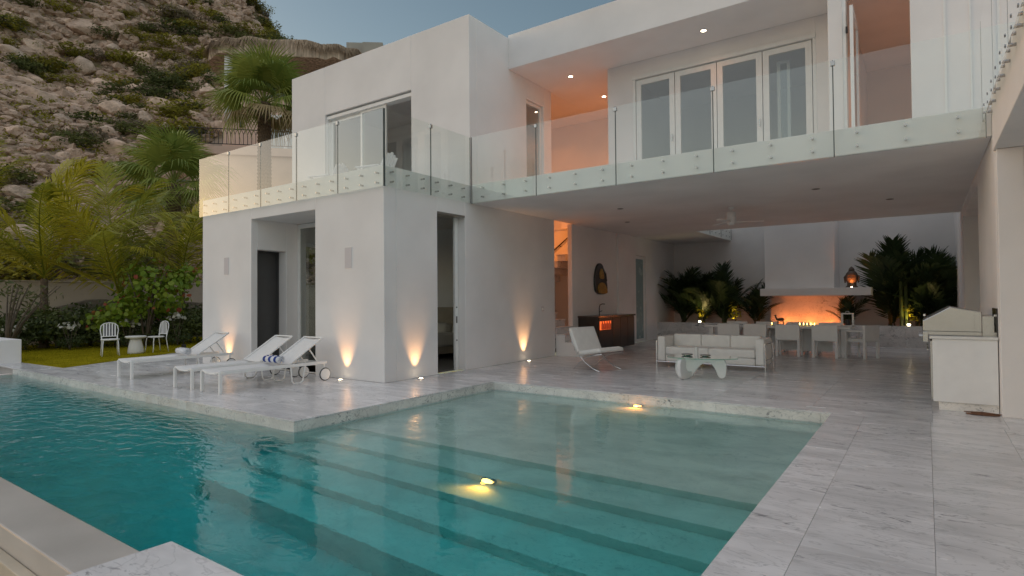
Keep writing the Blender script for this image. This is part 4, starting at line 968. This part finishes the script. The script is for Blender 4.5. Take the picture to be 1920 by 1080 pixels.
x, y = pol(69.0, 24.5); coco('coconut palm with arching fronds behind the round leafed shrub', x, y, 1.7, 9, 1.1, ['coco_green', 'coco', 'coco_green'], 1.25)
x, y = pol(64.6, 25.5); coco('coconut palm half hidden by the left corner of the house', x, y, 2.0, 8, 2.0, ['coco', 'coco_green'], 1.0)
x, y = pol(78.5, 27.0); coco('dark coconut palm at the far left edge of the picture', x, y, 3.0, 8, .2, ['coco_green'], 1.1)
def fanpalm(label, x, y, z, h, nf, sc_, mats):
    t = thing('fan_palm', label, 'palm tree', (x, y, z), 0, 'fan palms below the hillside'); trunk(t, h, .30*sc_, .24*sc_)
    for k in range(nf):
        s = k/nf; el = R(84-108*s+rnd.uniform(-8, 8)); az = k*2.399+rnd.uniform(-.2, .2)
        add_leaf(t, 'leaf', FN[k % 2], mats[0] if s < .86 else mats[1], (0, 0, h+.1-.25*s), az, el, rnd.uniform(-.4, .4), sc_*rnd.uniform(.85, 1.1))
    return t
x, y = pol(58.1, 31.0); zb = 1.0; fanpalm('tall fan palm standing in front of the pink house balcony', x, y, zb, 10.2, 30, 1.2, ['fan', 'dry'])
x, y = pol(65.2, 31.0); zb = gzz(x, y)-.2; fanpalm('shorter fan palm left of the white house, below the hillside', x, y, zb, 6.9-zb, 24, 1.15, ['fan', 'fan'])

def leaf_cloud(name, n_, blobs, size, seed=1, flat=.3, round_=False, shell=.55, asp=.5):
    """many small leaves spread through lobed volumes"""
    rr = random.Random(seed); mb = MB()
    for k in range(n_):
        cx, cy, cz, rx, ry, rz = blobs[rr.randrange(len(blobs))]
        d = Vector((rr.gauss(0, 1), rr.gauss(0, 1), rr.gauss(0, 1))).normalized(); q = (shell+(1-shell)*rr.random())*rr.uniform(.8, 1.08)
        p = Vector((cx+d.x*rx*q, cy+d.y*ry*q, cz+d.z*rz*q))
        nrm = (d+Vector((rr.gauss(0, .6), rr.gauss(0, .6), rr.gauss(0, .6)+flat))).normalized(); a = nrm.orthogonal().normalized(); a = Matrix.Rotation(rr.uniform(0, 6.28), 3, nrm) @ a; b = nrm.cross(a); s = size*rr.uniform(.6, 1.25)
        if round_: mb.add([p+a*s*math.cos(t)+b*s*.92*math.sin(t)+nrm*s*.12*math.cos(2*t) for t in [i*math.pi/4 for i in range(8)]], [tuple(range(8))])
        else: mb.add([p-a*s, p-b*s*asp, p+a*s, p+b*s*asp], [(0, 1, 2, 3)])
    return mb.mesh(name, fix=False)
def branches(root, n_, h, spread, r=.03, seed=1, mat='bark'):
    rr = random.Random(seed)
    for k in range(n_):
        a = rr.uniform(0, 6.28); e_ = rr.uniform(.4, 1)*spread; MB().tube([(0, 0, 0), (math.cos(a)*e_*.3, math.sin(a)*e_*.3, h*.45), (math.cos(a)*e_*.7, math.sin(a)*e_*.7, h*.8), (math.cos(a)*e_, math.sin(a)*e_, h)], [r, r*.75, r*.5, r*.3], 6).build('branch', mat, root, smooth=True)
# round leafed shrub with red old leaves
x, y = pol(67.2, 23.2); t = thing('sea_grape', 'large shrub with round green leaves and some red ones by the lawn', 'shrub', (x, y, 0)); branches(t, 7, 2.4, 1.2, .04, 3)
bl = [(0, 0, 2.2, 1.0, 1.0, .8), (.75, .3, 1.8, .75, .8, .7), (-.8, -.1, 1.6, .8, .75, .7), (-.2, .7, 1.3, .8, .8, .6), (.1, -.6, 1.3, .8, .8, .6), (.5, .9, 2.3, .7, .7, .6), (-.6, -.9, .9, .7, .7, .5)]
obj('foliage', leaf_cloud('foliage', 1300, bl, .085, 5, .3, True, .35), 'grape', t); obj('red_foliage', leaf_cloud('red_foliage', 60, bl, .075, 9, .3, True, .8), 'grape_red', t)
# plumeria at the left edge
x, y = pol(76.0, 22.5); t = thing('plumeria', 'sparse shrub with bare forking stems at the left edge of the lawn', 'shrub', (x, y, 0)); branches(t, 11, 2.0, 1.3, .035, 8)
obj('foliage', leaf_cloud('foliage', 260, [(0, 0, 2.0, 1.2, 1.3, .45), (.3, .6, 1.6, .8, .8, .5), (-.3, -.5, 1.7, .8, .9, .5)], .10, 6, .2, False, .3, .32), 'plume', t)
# hedge shrubs along the wall
HB = [leaf_cloud('foliage', 900, [(0, 0, .45, .7, .7, .45), (.4, .3, .6, .5, .5, .4), (-.4, -.2, .5, .55, .5, .4)], .055, s, .2, False, .5) for s in (1, 2, 3)]
hedges = [(77, 24.0, 1.15), (74.9, 24.2, .95), (73.0, 24.2, 1.25), (71.7, 24.1, 1.35), (70.2, 24.0, 1.05), (68.6, 23.9, .95), (66.8, 23.8, .85), (65.2, 23.9, 1.1), (63.9, 24.1, 1.2), (72.4, 25.0, 1.8), (70.9, 25.0, 1.75), (64.4, 25.3, 1.9), (75.8, 25.0, 1.5), (62.9, 24.4, 1.3)]
posn = ['at the far left of the garden bed', 'beside the left palm trunk', 'right of the left palm trunk', 'in front of the beige wall', 'behind the left garden chair', 'behind the drum table', 'under the round leafed shrub', 'behind the right garden chair', 'near the white house corner', 'tall and dark against the beige wall', 'tall and dark left of the round leafed shrub', 'tall beside the white house corner', 'tall at the left garden wall', 'against the white house wall']
for i, (a, r, s) in enumerate(hedges):
    x, y = pol(a, r); t = thing('hedge_shrub', 'dark leafy shrub '+posn[i], 'shrub', (x, y, 0), rnd.uniform(0, 6), 'dark shrubs along the garden wall'); t.scale = (s, s, s*rnd.uniform(.85, 1.1))
    add_leaf(t, 'foliage', HB[i % 3], 'hedge', (0, 0, 0), 0, 0); MB().tube([(0, 0, 0), (.05, 0, .3), (0, .1, .6)], [.03, .025, .015], 6).build('stem', 'bark', t)
FLm = leaf_cloud('blossom', 26, [(0, 0, 0, .32, .32, .16)], .055, 4, .5, True, .2)
for i, (a, r, z, lab) in enumerate(((72.2, 23.2, .75, 'cluster of white flowers behind the left garden chair'), (64.9, 23.0, 1.0, 'cluster of white flowers right of the round leafed shrub'), (75.6, 23.4, .7, 'cluster of white flowers near the left palm trunk'), (68.4, 23.1, .8, 'cluster of white flowers behind the drum table'))):
    x, y = pol(a, r); t = thing('white_flower_plant', lab, 'flowers', (x, y, 0), 0, 'white flowering plants'); 
    add_leaf(t, 'blossom', FLm, 'flower', (0, 0, z), i*1.3, 0); add_leaf(t, 'foliage', HB[i % 3], 'hedge', (0, 0, 0), 0, 0, 0, .5)
    for q in range(4): MB().tube([(0, 0, 0), (.1*math.cos(q*1.6), .1*math.sin(q*1.6), z*.5), (.22*math.cos(q*1.6), .22*math.sin(q*1.6), z)], [.012, .01, .006], 5).build('stem', 'bark', t)
# garden wall with its stone step
gw = thing('garden_wall', 'long beige stucco garden wall behind the palms', 'wall', (-25.8, 8, 0)); 
for y0, y1 in ((-12, -4), (-4, 4.0), (4.0, 12.0)): B(-.15, .15, y0+.002, y1-.002, -.5, 2.24).build('wall_panel', 'beige', gw, bevel=.02)
B(-.18, .18, -12.0, 12.02, 2.242, 2.29).build('wall_cap', 'beige', gw, bevel=.01)
pts = [(9.0, 1.35), (9.4, 1.45), (9.9, 1.6), (10.4, 1.62), (10.9, 1.5), (11.6, 1.48), (12.5, 1.55), (14, 1.45), (15, 1.5)]
tag(MB().prism([(p[0]-1.2, p[1]) for p in pts]+[(13.8, 0), (7.8, 0)], -25.60, -25.2, 'x').build('rubble_wall', simple('rubble_stone', (.22, .18, .145), .95, var=.4, nscale=5, kind='world', bump=1, bscale=9), bevel=.02), 'low wavy topped stone wall in front of the beige wall', 'wall')
B(-60, -12, 9, 42, -.62, -.30).build('garden_soil', 'soil')['kind'] = 'structure'

# planter palms in the courtyard
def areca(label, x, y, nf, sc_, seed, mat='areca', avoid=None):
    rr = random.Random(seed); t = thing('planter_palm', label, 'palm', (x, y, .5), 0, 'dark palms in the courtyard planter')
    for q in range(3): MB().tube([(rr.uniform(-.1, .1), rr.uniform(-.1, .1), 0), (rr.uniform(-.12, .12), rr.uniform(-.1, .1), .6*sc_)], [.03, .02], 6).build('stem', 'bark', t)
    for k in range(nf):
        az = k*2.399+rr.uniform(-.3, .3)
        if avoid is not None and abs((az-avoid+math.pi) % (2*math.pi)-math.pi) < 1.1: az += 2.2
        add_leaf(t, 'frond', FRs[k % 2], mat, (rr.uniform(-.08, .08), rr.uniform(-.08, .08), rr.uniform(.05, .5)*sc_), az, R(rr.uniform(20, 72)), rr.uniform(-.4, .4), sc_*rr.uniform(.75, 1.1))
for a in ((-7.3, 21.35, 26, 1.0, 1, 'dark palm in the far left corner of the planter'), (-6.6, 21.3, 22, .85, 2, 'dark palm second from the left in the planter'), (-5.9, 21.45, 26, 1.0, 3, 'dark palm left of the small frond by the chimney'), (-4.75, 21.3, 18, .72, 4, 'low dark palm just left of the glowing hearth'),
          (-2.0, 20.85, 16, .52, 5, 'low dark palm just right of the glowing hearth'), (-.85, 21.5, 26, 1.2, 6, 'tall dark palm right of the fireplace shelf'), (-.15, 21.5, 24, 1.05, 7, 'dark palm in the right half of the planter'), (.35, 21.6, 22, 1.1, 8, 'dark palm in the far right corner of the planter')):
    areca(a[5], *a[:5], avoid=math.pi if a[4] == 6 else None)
t = thing('column_cactus', 'slim twin column cactus between the right planter palms', 'cactus', (-.55, 20.95, .5))
for x, h in ((-.05, 1.75), (.07, 1.8)): MB().lathe([(.04, 0), (.05, .2), (.05, h*.8), (.035, h*.95), (.004, h)], 8, (x, 0, 0)).build('column', 'hedge', t)
def planter_spot(x, y, lab, e=5):
    t = thing('planter_spotlight', lab, 'garden light', (x, y, .5), 0, 'spotlights hidden in the planter')
    MB().tube([(0, 0, 0), (0, 0, .12)], .02, 8).build('stake', 'darkmetal', t); MB().lathe([(.03, .12), (.045, .15), (.04, .17), (.004, .175)], 12).build('lens', 'lens', t)
    lamp('planter_bulb', 'SPOT', (0, 0, .2), e, (1, .72, .25), t, spot_size=R(110), spot_blend=.9, shadow_soft_size=.02).rotation_euler = (R(180), 0, 0)
    cr = leaf_cloud('croton', 60, [(.0, .25, .45, .28, .2, .4)], .07, int(abs(x*10)), .2, False, .3, .4)
    p = thing('croton', lab.replace('planter spotlight', 'yellow leaved croton plant lit by the spotlight'), 'plant', (x, y, .5), 0, 'yellow crotons in the planter'); obj('foliage', cr, 'coco', p); MB().tube([(0, .25, 0), (.02, .27, .5)], .015, 6).build('stem', 'bark', p)
planter_spot(-6.55, 20.8, 'planter spotlight at the left end of the planter'); planter_spot(-5.4, 20.8, 'planter spotlight left of the hearth', 3); planter_spot(-.42, 20.8, 'planter spotlight among the right palms', 6)

# ================================================================== NEIGHBOURING HOUSE ON THE SLOPE
ang = R(58); x0, y0 = pol(57.9, 46); zb = 12.1
nb = thing('pink_house', 'pink stucco house on the slope with iron balcony railing and white doors', 'house', (x0, y0, zb), R(47))
# local frame: +x to the right as seen from the pool, -y towards the pool
B(-3.0, 6.5, 0, 6, 0, 4.4).build('wall', 'pink', nb); B(-4.6, 6.6, -2.4, 0, -.6, -.05).build('balcony_slab', 'pink', nb); B(-4.4, 6.4, -2.2, 5.9, -5.6, -.61).build('retaining_wall', 'pink', nb)
d = B(-.1, 2.6, -.05, -.002, 0, 2.75).build('door', 'white', nb)
for a in (-.0, 1.3): B(a+.12, a+1.16, -.062, -.051, .12, 2.6).build('pane', simple('pale_curtain_glass', (.42, .46, .46), .2), d)
B(-.3, 2.8, -.12, -.003, 2.76, 2.95).build('door_frame', 'white', nb)
t_ = B(-1.85, -1.6, -.16, -.002, 1.95, 2.35).build('wall_lamp', 'darkmetal', nb); B(-1.80, -1.65, -.18, -.161, 2.0, 2.3).build('shade', 'pad', t_)
rl = MB().tube([(-4.5, -2.3, 1.15), (6.5, -2.3, 1.15)], .035, 6).build('top_rail', 'darkmetal', nb); MB().tube([(-4.5, -2.3, .12), (6.5, -2.3, .12)], .03, 6).build('bottom_rail', 'darkmetal', nb); MB().tube([(-4.5, -2.3, 1.15), (-4.5, 0, 1.15)], .035, 6).build('side_rail', 'darkmetal', nb)
bal = MB().tube([(0, 0, .12), (0, 0, .8), (.06, 0, 1.0), (.13, 0, 1.08), (.2, 0, 1.0), (.26, 0, .8), (.26, 0, .12)], .020, 5).mesh('baluster', fix=False); bal.materials.append(M['darkmetal'])
for k in range(41):
    o = bpy.data.objects.new('baluster', bal); col.objects.link(o); o.parent = nb; o.location = (-4.5+.265*k, -2.3, 0)
for k in range(8):
    o = bpy.data.objects.new('baluster', bal); col.objects.link(o); o.parent = nb; o.location = (-4.5, -2.28+.28*k, 0); o.rotation_euler = (0, 0, R(90))
# palapa on the roof terrace
x1, y1 = pol(55.0, 48); pz = 15.4
pp = thing('palapa', 'thatched palapa roof on round white columns above the pink house', 'pavilion', (x1, y1, pz), R(47))
for x, y in ((-4.6, -2.4), (3.6, -2.4), (-4.6, 3.4), (3.6, 3.4)): MB().tube([(x, y, -1), (x, y, 4.4)], .28, 14).build('column', 'white', pp, smooth=True)
rv = []; nn = 64; mb = MB(); v = []; f = []
rr = random.Random(5)
def roofpt(s, k):
    a = 2*math.pi*k/nn; c, s_ = math.cos(a), math.sin(a); e_ = 2/3.2
    X = abs(c)**e_*math.copysign(1, c)*(5.9*(1-s)+2.6*s)-.5; Y = abs(s_)**e_*math.copysign(1, s_)*(4.0*(1-s)+.25*s)+.5
    return (X, Y, 4.75+1.0*s+.1*math.sin(k*1.7+s*9))
rows = [(-.02, -1.0), (-.01, -.5), (0, 0), (.25, 0), (.5, 0), (.75, 0), (1, 0)]
for s, dz in rows:
    for k in range(nn):
        p = roofpt(max(s, 0), k); j = rr.uniform(-.16, .16) if s <= 0 else rr.uniform(-.03, .03); v.append((p[0]*(1+.01*j), p[1], p[2]+dz+(j if dz else j*.5)))
for i in range(len(rows)-1):
    for k in range(nn): f.append((i*nn+k, i*nn+(k+1) % nn, (i+1)*nn+(k+1) % nn, (i+1)*nn+k))
f.append(tuple((len(rows)-1)*nn+k for k in range(nn))); f.append(tuple(range(nn-1, -1, -1)))
mb.add(v, f).build('thatch_roof', 'thatch', pp)
st = MB()
for k in range(8000):
    q = rr.random()*nn; s = rr.random()**2.6*.9; p = Vector(roofpt(s, q)); a = 2*math.pi*q/nn; d = Vector((math.cos(a)*.5, math.sin(a)*.6, -.55 if s > .06 else -1.3)).normalized(); sd = Vector((-math.sin(a), math.cos(a), 0))*.04
    p += Vector((rr.uniform(-.05, .05), rr.uniform(-.05, .05), .03)); l_ = rr.uniform(.4, 1.1); d = (d+Vector((rr.gauss(0, .15), rr.gauss(0, .15), rr.gauss(0, .1)))).normalized(); st.add([p-sd, p+sd, p+d*l_], [(0, 1, 2)])
o = st.build('thatch_straw', leafmat('straw', (.28, .205, .14), (.52, .40, .28), .1, .9, .1), pp, fix=False); o['kind'] = 'stuff'
# flat roofed far building
x2, y2 = pol(49.2, 95); fb = thing('far_building', 'small flat roofed beige building far behind the white parapet', 'building', (x2, y2, 0), R(40))
B(-2.9, 2.4, 0, 5, 0, 42.3).build('wall', 'farbeige', fb); B(-.2, 2.9, -1.2, -.002, 0, 41.9).build('wall', 'farbeige', fb)
for x, w_ in ((-1.6, .5), (.6, 1.1)): 
    wd = B(x, x+w_, -.06 if x < -.2 else -1.26, -.002 if x < -.2 else -1.202, 38.6, 39.8).build('window', 'white', fb); B(x+.1, x+w_-.1, -.07 if x < -.2 else -1.27, -.061 if x < -.2 else -1.261, 38.7, 39.7).build('pane', 'pad', wd)

# ================================================================== HILLSIDE BOULDERS AND SCRUB
def rock_mesh(seed, sub=3):
    rr = random.Random(seed); bm = bmesh.new(); bmesh.ops.create_icosphere(bm, subdivisions=sub, radius=1)
    pl_ = [(Vector((rr.gauss(0, 1), rr.gauss(0, 1), rr.gauss(0, .8))).normalized(), rr.uniform(.55, .85)) for _ in range(11)]; ph = [rr.uniform(0, 6) for _ in range(6)]
    for v_ in bm.verts:
        p = v_.co.copy()
        for n_, d in pl_:
            e_ = p.dot(n_)-d
            if e_ > 0: p -= n_*e_*.9
        p *= 1+.05*math.sin(p.x*5+ph[0])*math.sin(p.y*6+ph[1])+.03*math.sin(p.z*11+ph[2])*math.sin(p.x*9+ph[3]); v_.co = Vector((p.x, p.y*.85, p.z*.72))
    me = bpy.data.meshes.new('boulder'); bm.to_mesh(me); bm.free(); return me
def rockmat(name, c):
    m, nt, b = newmat(name); L = nt.links.new; v = coords(nt, 'object', rand=True)
    n1 = N(nt, 'ShaderNodeTexNoise'); n1.inputs['Scale'].default_value = 2.2; n1.inputs['Detail'].default_value = 9; n1.inputs['Roughness'].default_value = .7; L(v, n1.inputs['Vector'])
    r = ramp(nt, n1.outputs[0], [(.3, tuple(x*.55 for x in c)), (.5, c), (.72, tuple(x*1.3 for x in c))]); hs = N(nt, 'ShaderNodeHueSaturation'); oi = nt.nodes.new('ShaderNodeObjectInfo'); mr = N(nt, 'ShaderNodeMapRange'); mr.inputs[3].default_value = .75; mr.inputs[4].default_value = 1.2; L(oi.outputs['Random'], mr.inputs[0]); L(mr.outputs[0], hs.inputs['Value']); L(r.outputs[0], hs.inputs['Color']); L(hs.outputs[0], b.inputs['Base Color'])
    b.inputs['Roughness'].default_value = .95; b.inputs['Specular IOR Level'].default_value = .1
    bp = N(nt, 'ShaderNodeBump'); bp.inputs['Strength'].default_value = .7; bp.inputs['Distance'].default_value = .12; n2 = N(nt, 'ShaderNodeTexNoise'); n2.inputs['Scale'].default_value = 5; n2.inputs['Detail'].default_value = 8; L(v, n2.inputs['Vector']); L(n2.outputs[0], bp.inputs['Height']); L(bp.outputs[0], b.inputs['Normal']); return m
RK = [rock_mesh(s) for s in range(8)]; rms = [rockmat('granite_tan', (.60, .43, .32)), rockmat('granite_grey', (.53, .40, .31)), rockmat('granite_pale', (.68, .50, .38))]
for i, me in enumerate(RK): me.materials.append(rms[i % 3]); me.polygons.foreach_set('use_smooth', [False]*len(me.polygons))
rr = random.Random(21); placed = []
def hillpos(rmin, rmax, amin=52, amax=77.5):
    while True:
        a = rr.uniform(amin, amax); r = math.sqrt(rr.uniform(rmin**2, rmax**2)); x, y = pol(a, r); z = gzz(x, y)
        if z > 1.5 and not (40 < r < 60 and 51 < a < 62.5): return x, y, z, r
nB = 0
while nB < 300:
    x, y, z, r = hillpos(36, 100); big = nB < 46
    s = rr.uniform(1.0, 2.0) if big else rr.uniform(.45, 1.05)
    if big and (r > 85): continue
    if any((x-p[0])**2+(y-p[1])**2 < (.75*(s+p[2]))**2 for p in placed): continue
    placed.append((x, y, s)); o = bpy.data.objects.new('boulder', RK[nB % 8]); col.objects.link(o); o.location = (x, y, z+s*.15); o.scale = (s*rr.uniform(.8, 1.3), s*rr.uniform(.8, 1.2), s*rr.uniform(.7, 1.1)); o.rotation_euler = (rr.uniform(-.5, .5), rr.uniform(-.5, .5), rr.uniform(0, 6.28))
    tag(o, 'large weathered tan boulder lying on the scrubby hillside' if big else 'smaller weathered tan rock lying on the scrubby hillside', 'boulder', 'large boulders on the hillside' if big else 'smaller boulders on the hillside'); nB += 1
# uncounted small stones
lo = rock_mesh(3, 1); lv = [v_.co.copy() for v_ in lo.vertices]; lf = [tuple(p.vertices) for p in lo.polygons]; sb = MB()
for k in range(11000):
    x, y, z, r = hillpos(34, 108); s = rr.choice((.16, .2, .26, .34, .45, .6))*rr.uniform(.8, 1.25)*(1+.4*(r > 65)); e_ = Matrix.Rotation(rr.uniform(0, 6.28), 3, 'Z') @ Matrix.Rotation(rr.uniform(-.6, .6), 3, 'X'); c = Vector((x, y, z+s*.2))
    sc3 = (s*rr.uniform(.8, 1.5), s, s*rr.uniform(.6, 1)); sb.add([c+e_ @ Vector((q.x*sc3[0], q.y*sc3[1], q.z*sc3[2])) for q in lv], lf)
m_ = rockmat('rubble', (.58, .42, .315)); tag(sb.build('rubble_stones', m_, fix=False), 'scatter of small stones between the boulders on the hillside', 'rocks', kind='stuff')
# shrubs on the hill
SH = [leaf_cloud('foliage', 700, [(rr.uniform(-.6, .6), rr.uniform(-.6, .6), rr.uniform(.25, .5), rr.uniform(.5, .9), rr.uniform(.5, .9), rr.uniform(.35, .55)) for _ in range(5)], .10, s, .3, False, .55, .4) for s in range(4)]
for k in range(270):
    if k % 9 == 0: ccx, ccy, _z, _r = hillpos(33, 98)
    while True:
        x, y = ccx+rr.gauss(0, 3.2), ccy+rr.gauss(0, 3.2); z = gzz(x, y)
        if z > 1 and math.hypot(x, y) > 31: break
    s = rr.uniform(.8, 2.3); mt = rr.choice(['scrub', 'scrub', 'scrub_dark', 'scrub_dark', 'scrub_dry'])
    lab = {'scrub': 'olive green desert bush on the hillside', 'scrub_dark': 'dark green desert bush on the hillside', 'scrub_dry': 'dry grey brown desert bush on the hillside'}[mt]
    t = thing('desert_shrub', lab, 'shrub', (x, y, z-.1), rr.uniform(0, 6), {'scrub': 'olive bushes on the hillside', 'scrub_dark': 'dark bushes on the hillside', 'scrub_dry': 'dry bushes on the hillside'}[mt]); t.scale = (s*rr.uniform(.9, 1.3), s*rr.uniform(.9, 1.5), s*rr.uniform(.6, 1))
    add_leaf(t, 'foliage', SH[k % 4], mt, (0, 0, 0), 0, 0)
# grassy scrub cover
gc = MB()
for k in range(46000):
    if k % 40 == 0: cx, cy, cz, r = hillpos(31, 105)
    x, y = cx+rr.gauss(0, .42), cy+rr.gauss(0, .5); z = cz+rr.uniform(0, .45)+(cx-x)*.75; s = rr.uniform(.06, .15); a = rr.uniform(0, 6.28); d = Vector((math.cos(a), math.sin(a), rr.uniform(-.2, .7)))*s; u = Vector((-math.sin(a)*.3, math.cos(a)*.3, rr.uniform(.2, .9)))*s; p = Vector((x, y, z)); gc.add([p-d, p+u, p+d, p-u*.6], [(0, 1, 2, 3)])
tag(gc.build('ground_scrub', 'scrub', fix=False), 'low olive scrub covering the hillside between the rocks', 'scrub', kind='stuff')
# small trees on the skyline
tm = leaf_cloud('crown', 500, [(0, 0, 1.3, .9, .9, .5), (.6, .3, 1.0, .6, .6, .4), (-.5, .2, 1.5, .6, .6, .4)], .11, 12, .2, False, .35, .5)
for i, (a, r, s) in enumerate(((59.3, 96, 1.5), (58.0, 95, 1.2), (55.6, 84, 1.4), (54.6, 81, 1.5), (53.2, 76, .9), (51.2, 67, 1.0), (50.6, 66, .9))):
    x, y = pol(a, r); t = thing('skyline_tree', 'small thin crowned tree on the hill skyline, %s from the left' % ['first', 'second', 'third', 'fourth', 'fifth', 'sixth', 'seventh'][i], 'tree', (x, y, gzz(x, y)-.2), rr.uniform(0, 6), 'small trees on the hill skyline'); t.scale = (s, s, s)
    add_leaf(t, 'crown', tm, 'scrub_dark', (0, 0, 0), 0, 0); MB().tube([(0, 0, -.3), (.1, 0, .6), (0, .1, 1.3)], [.06, .05, .03], 6).build('trunk', 'bark', t)
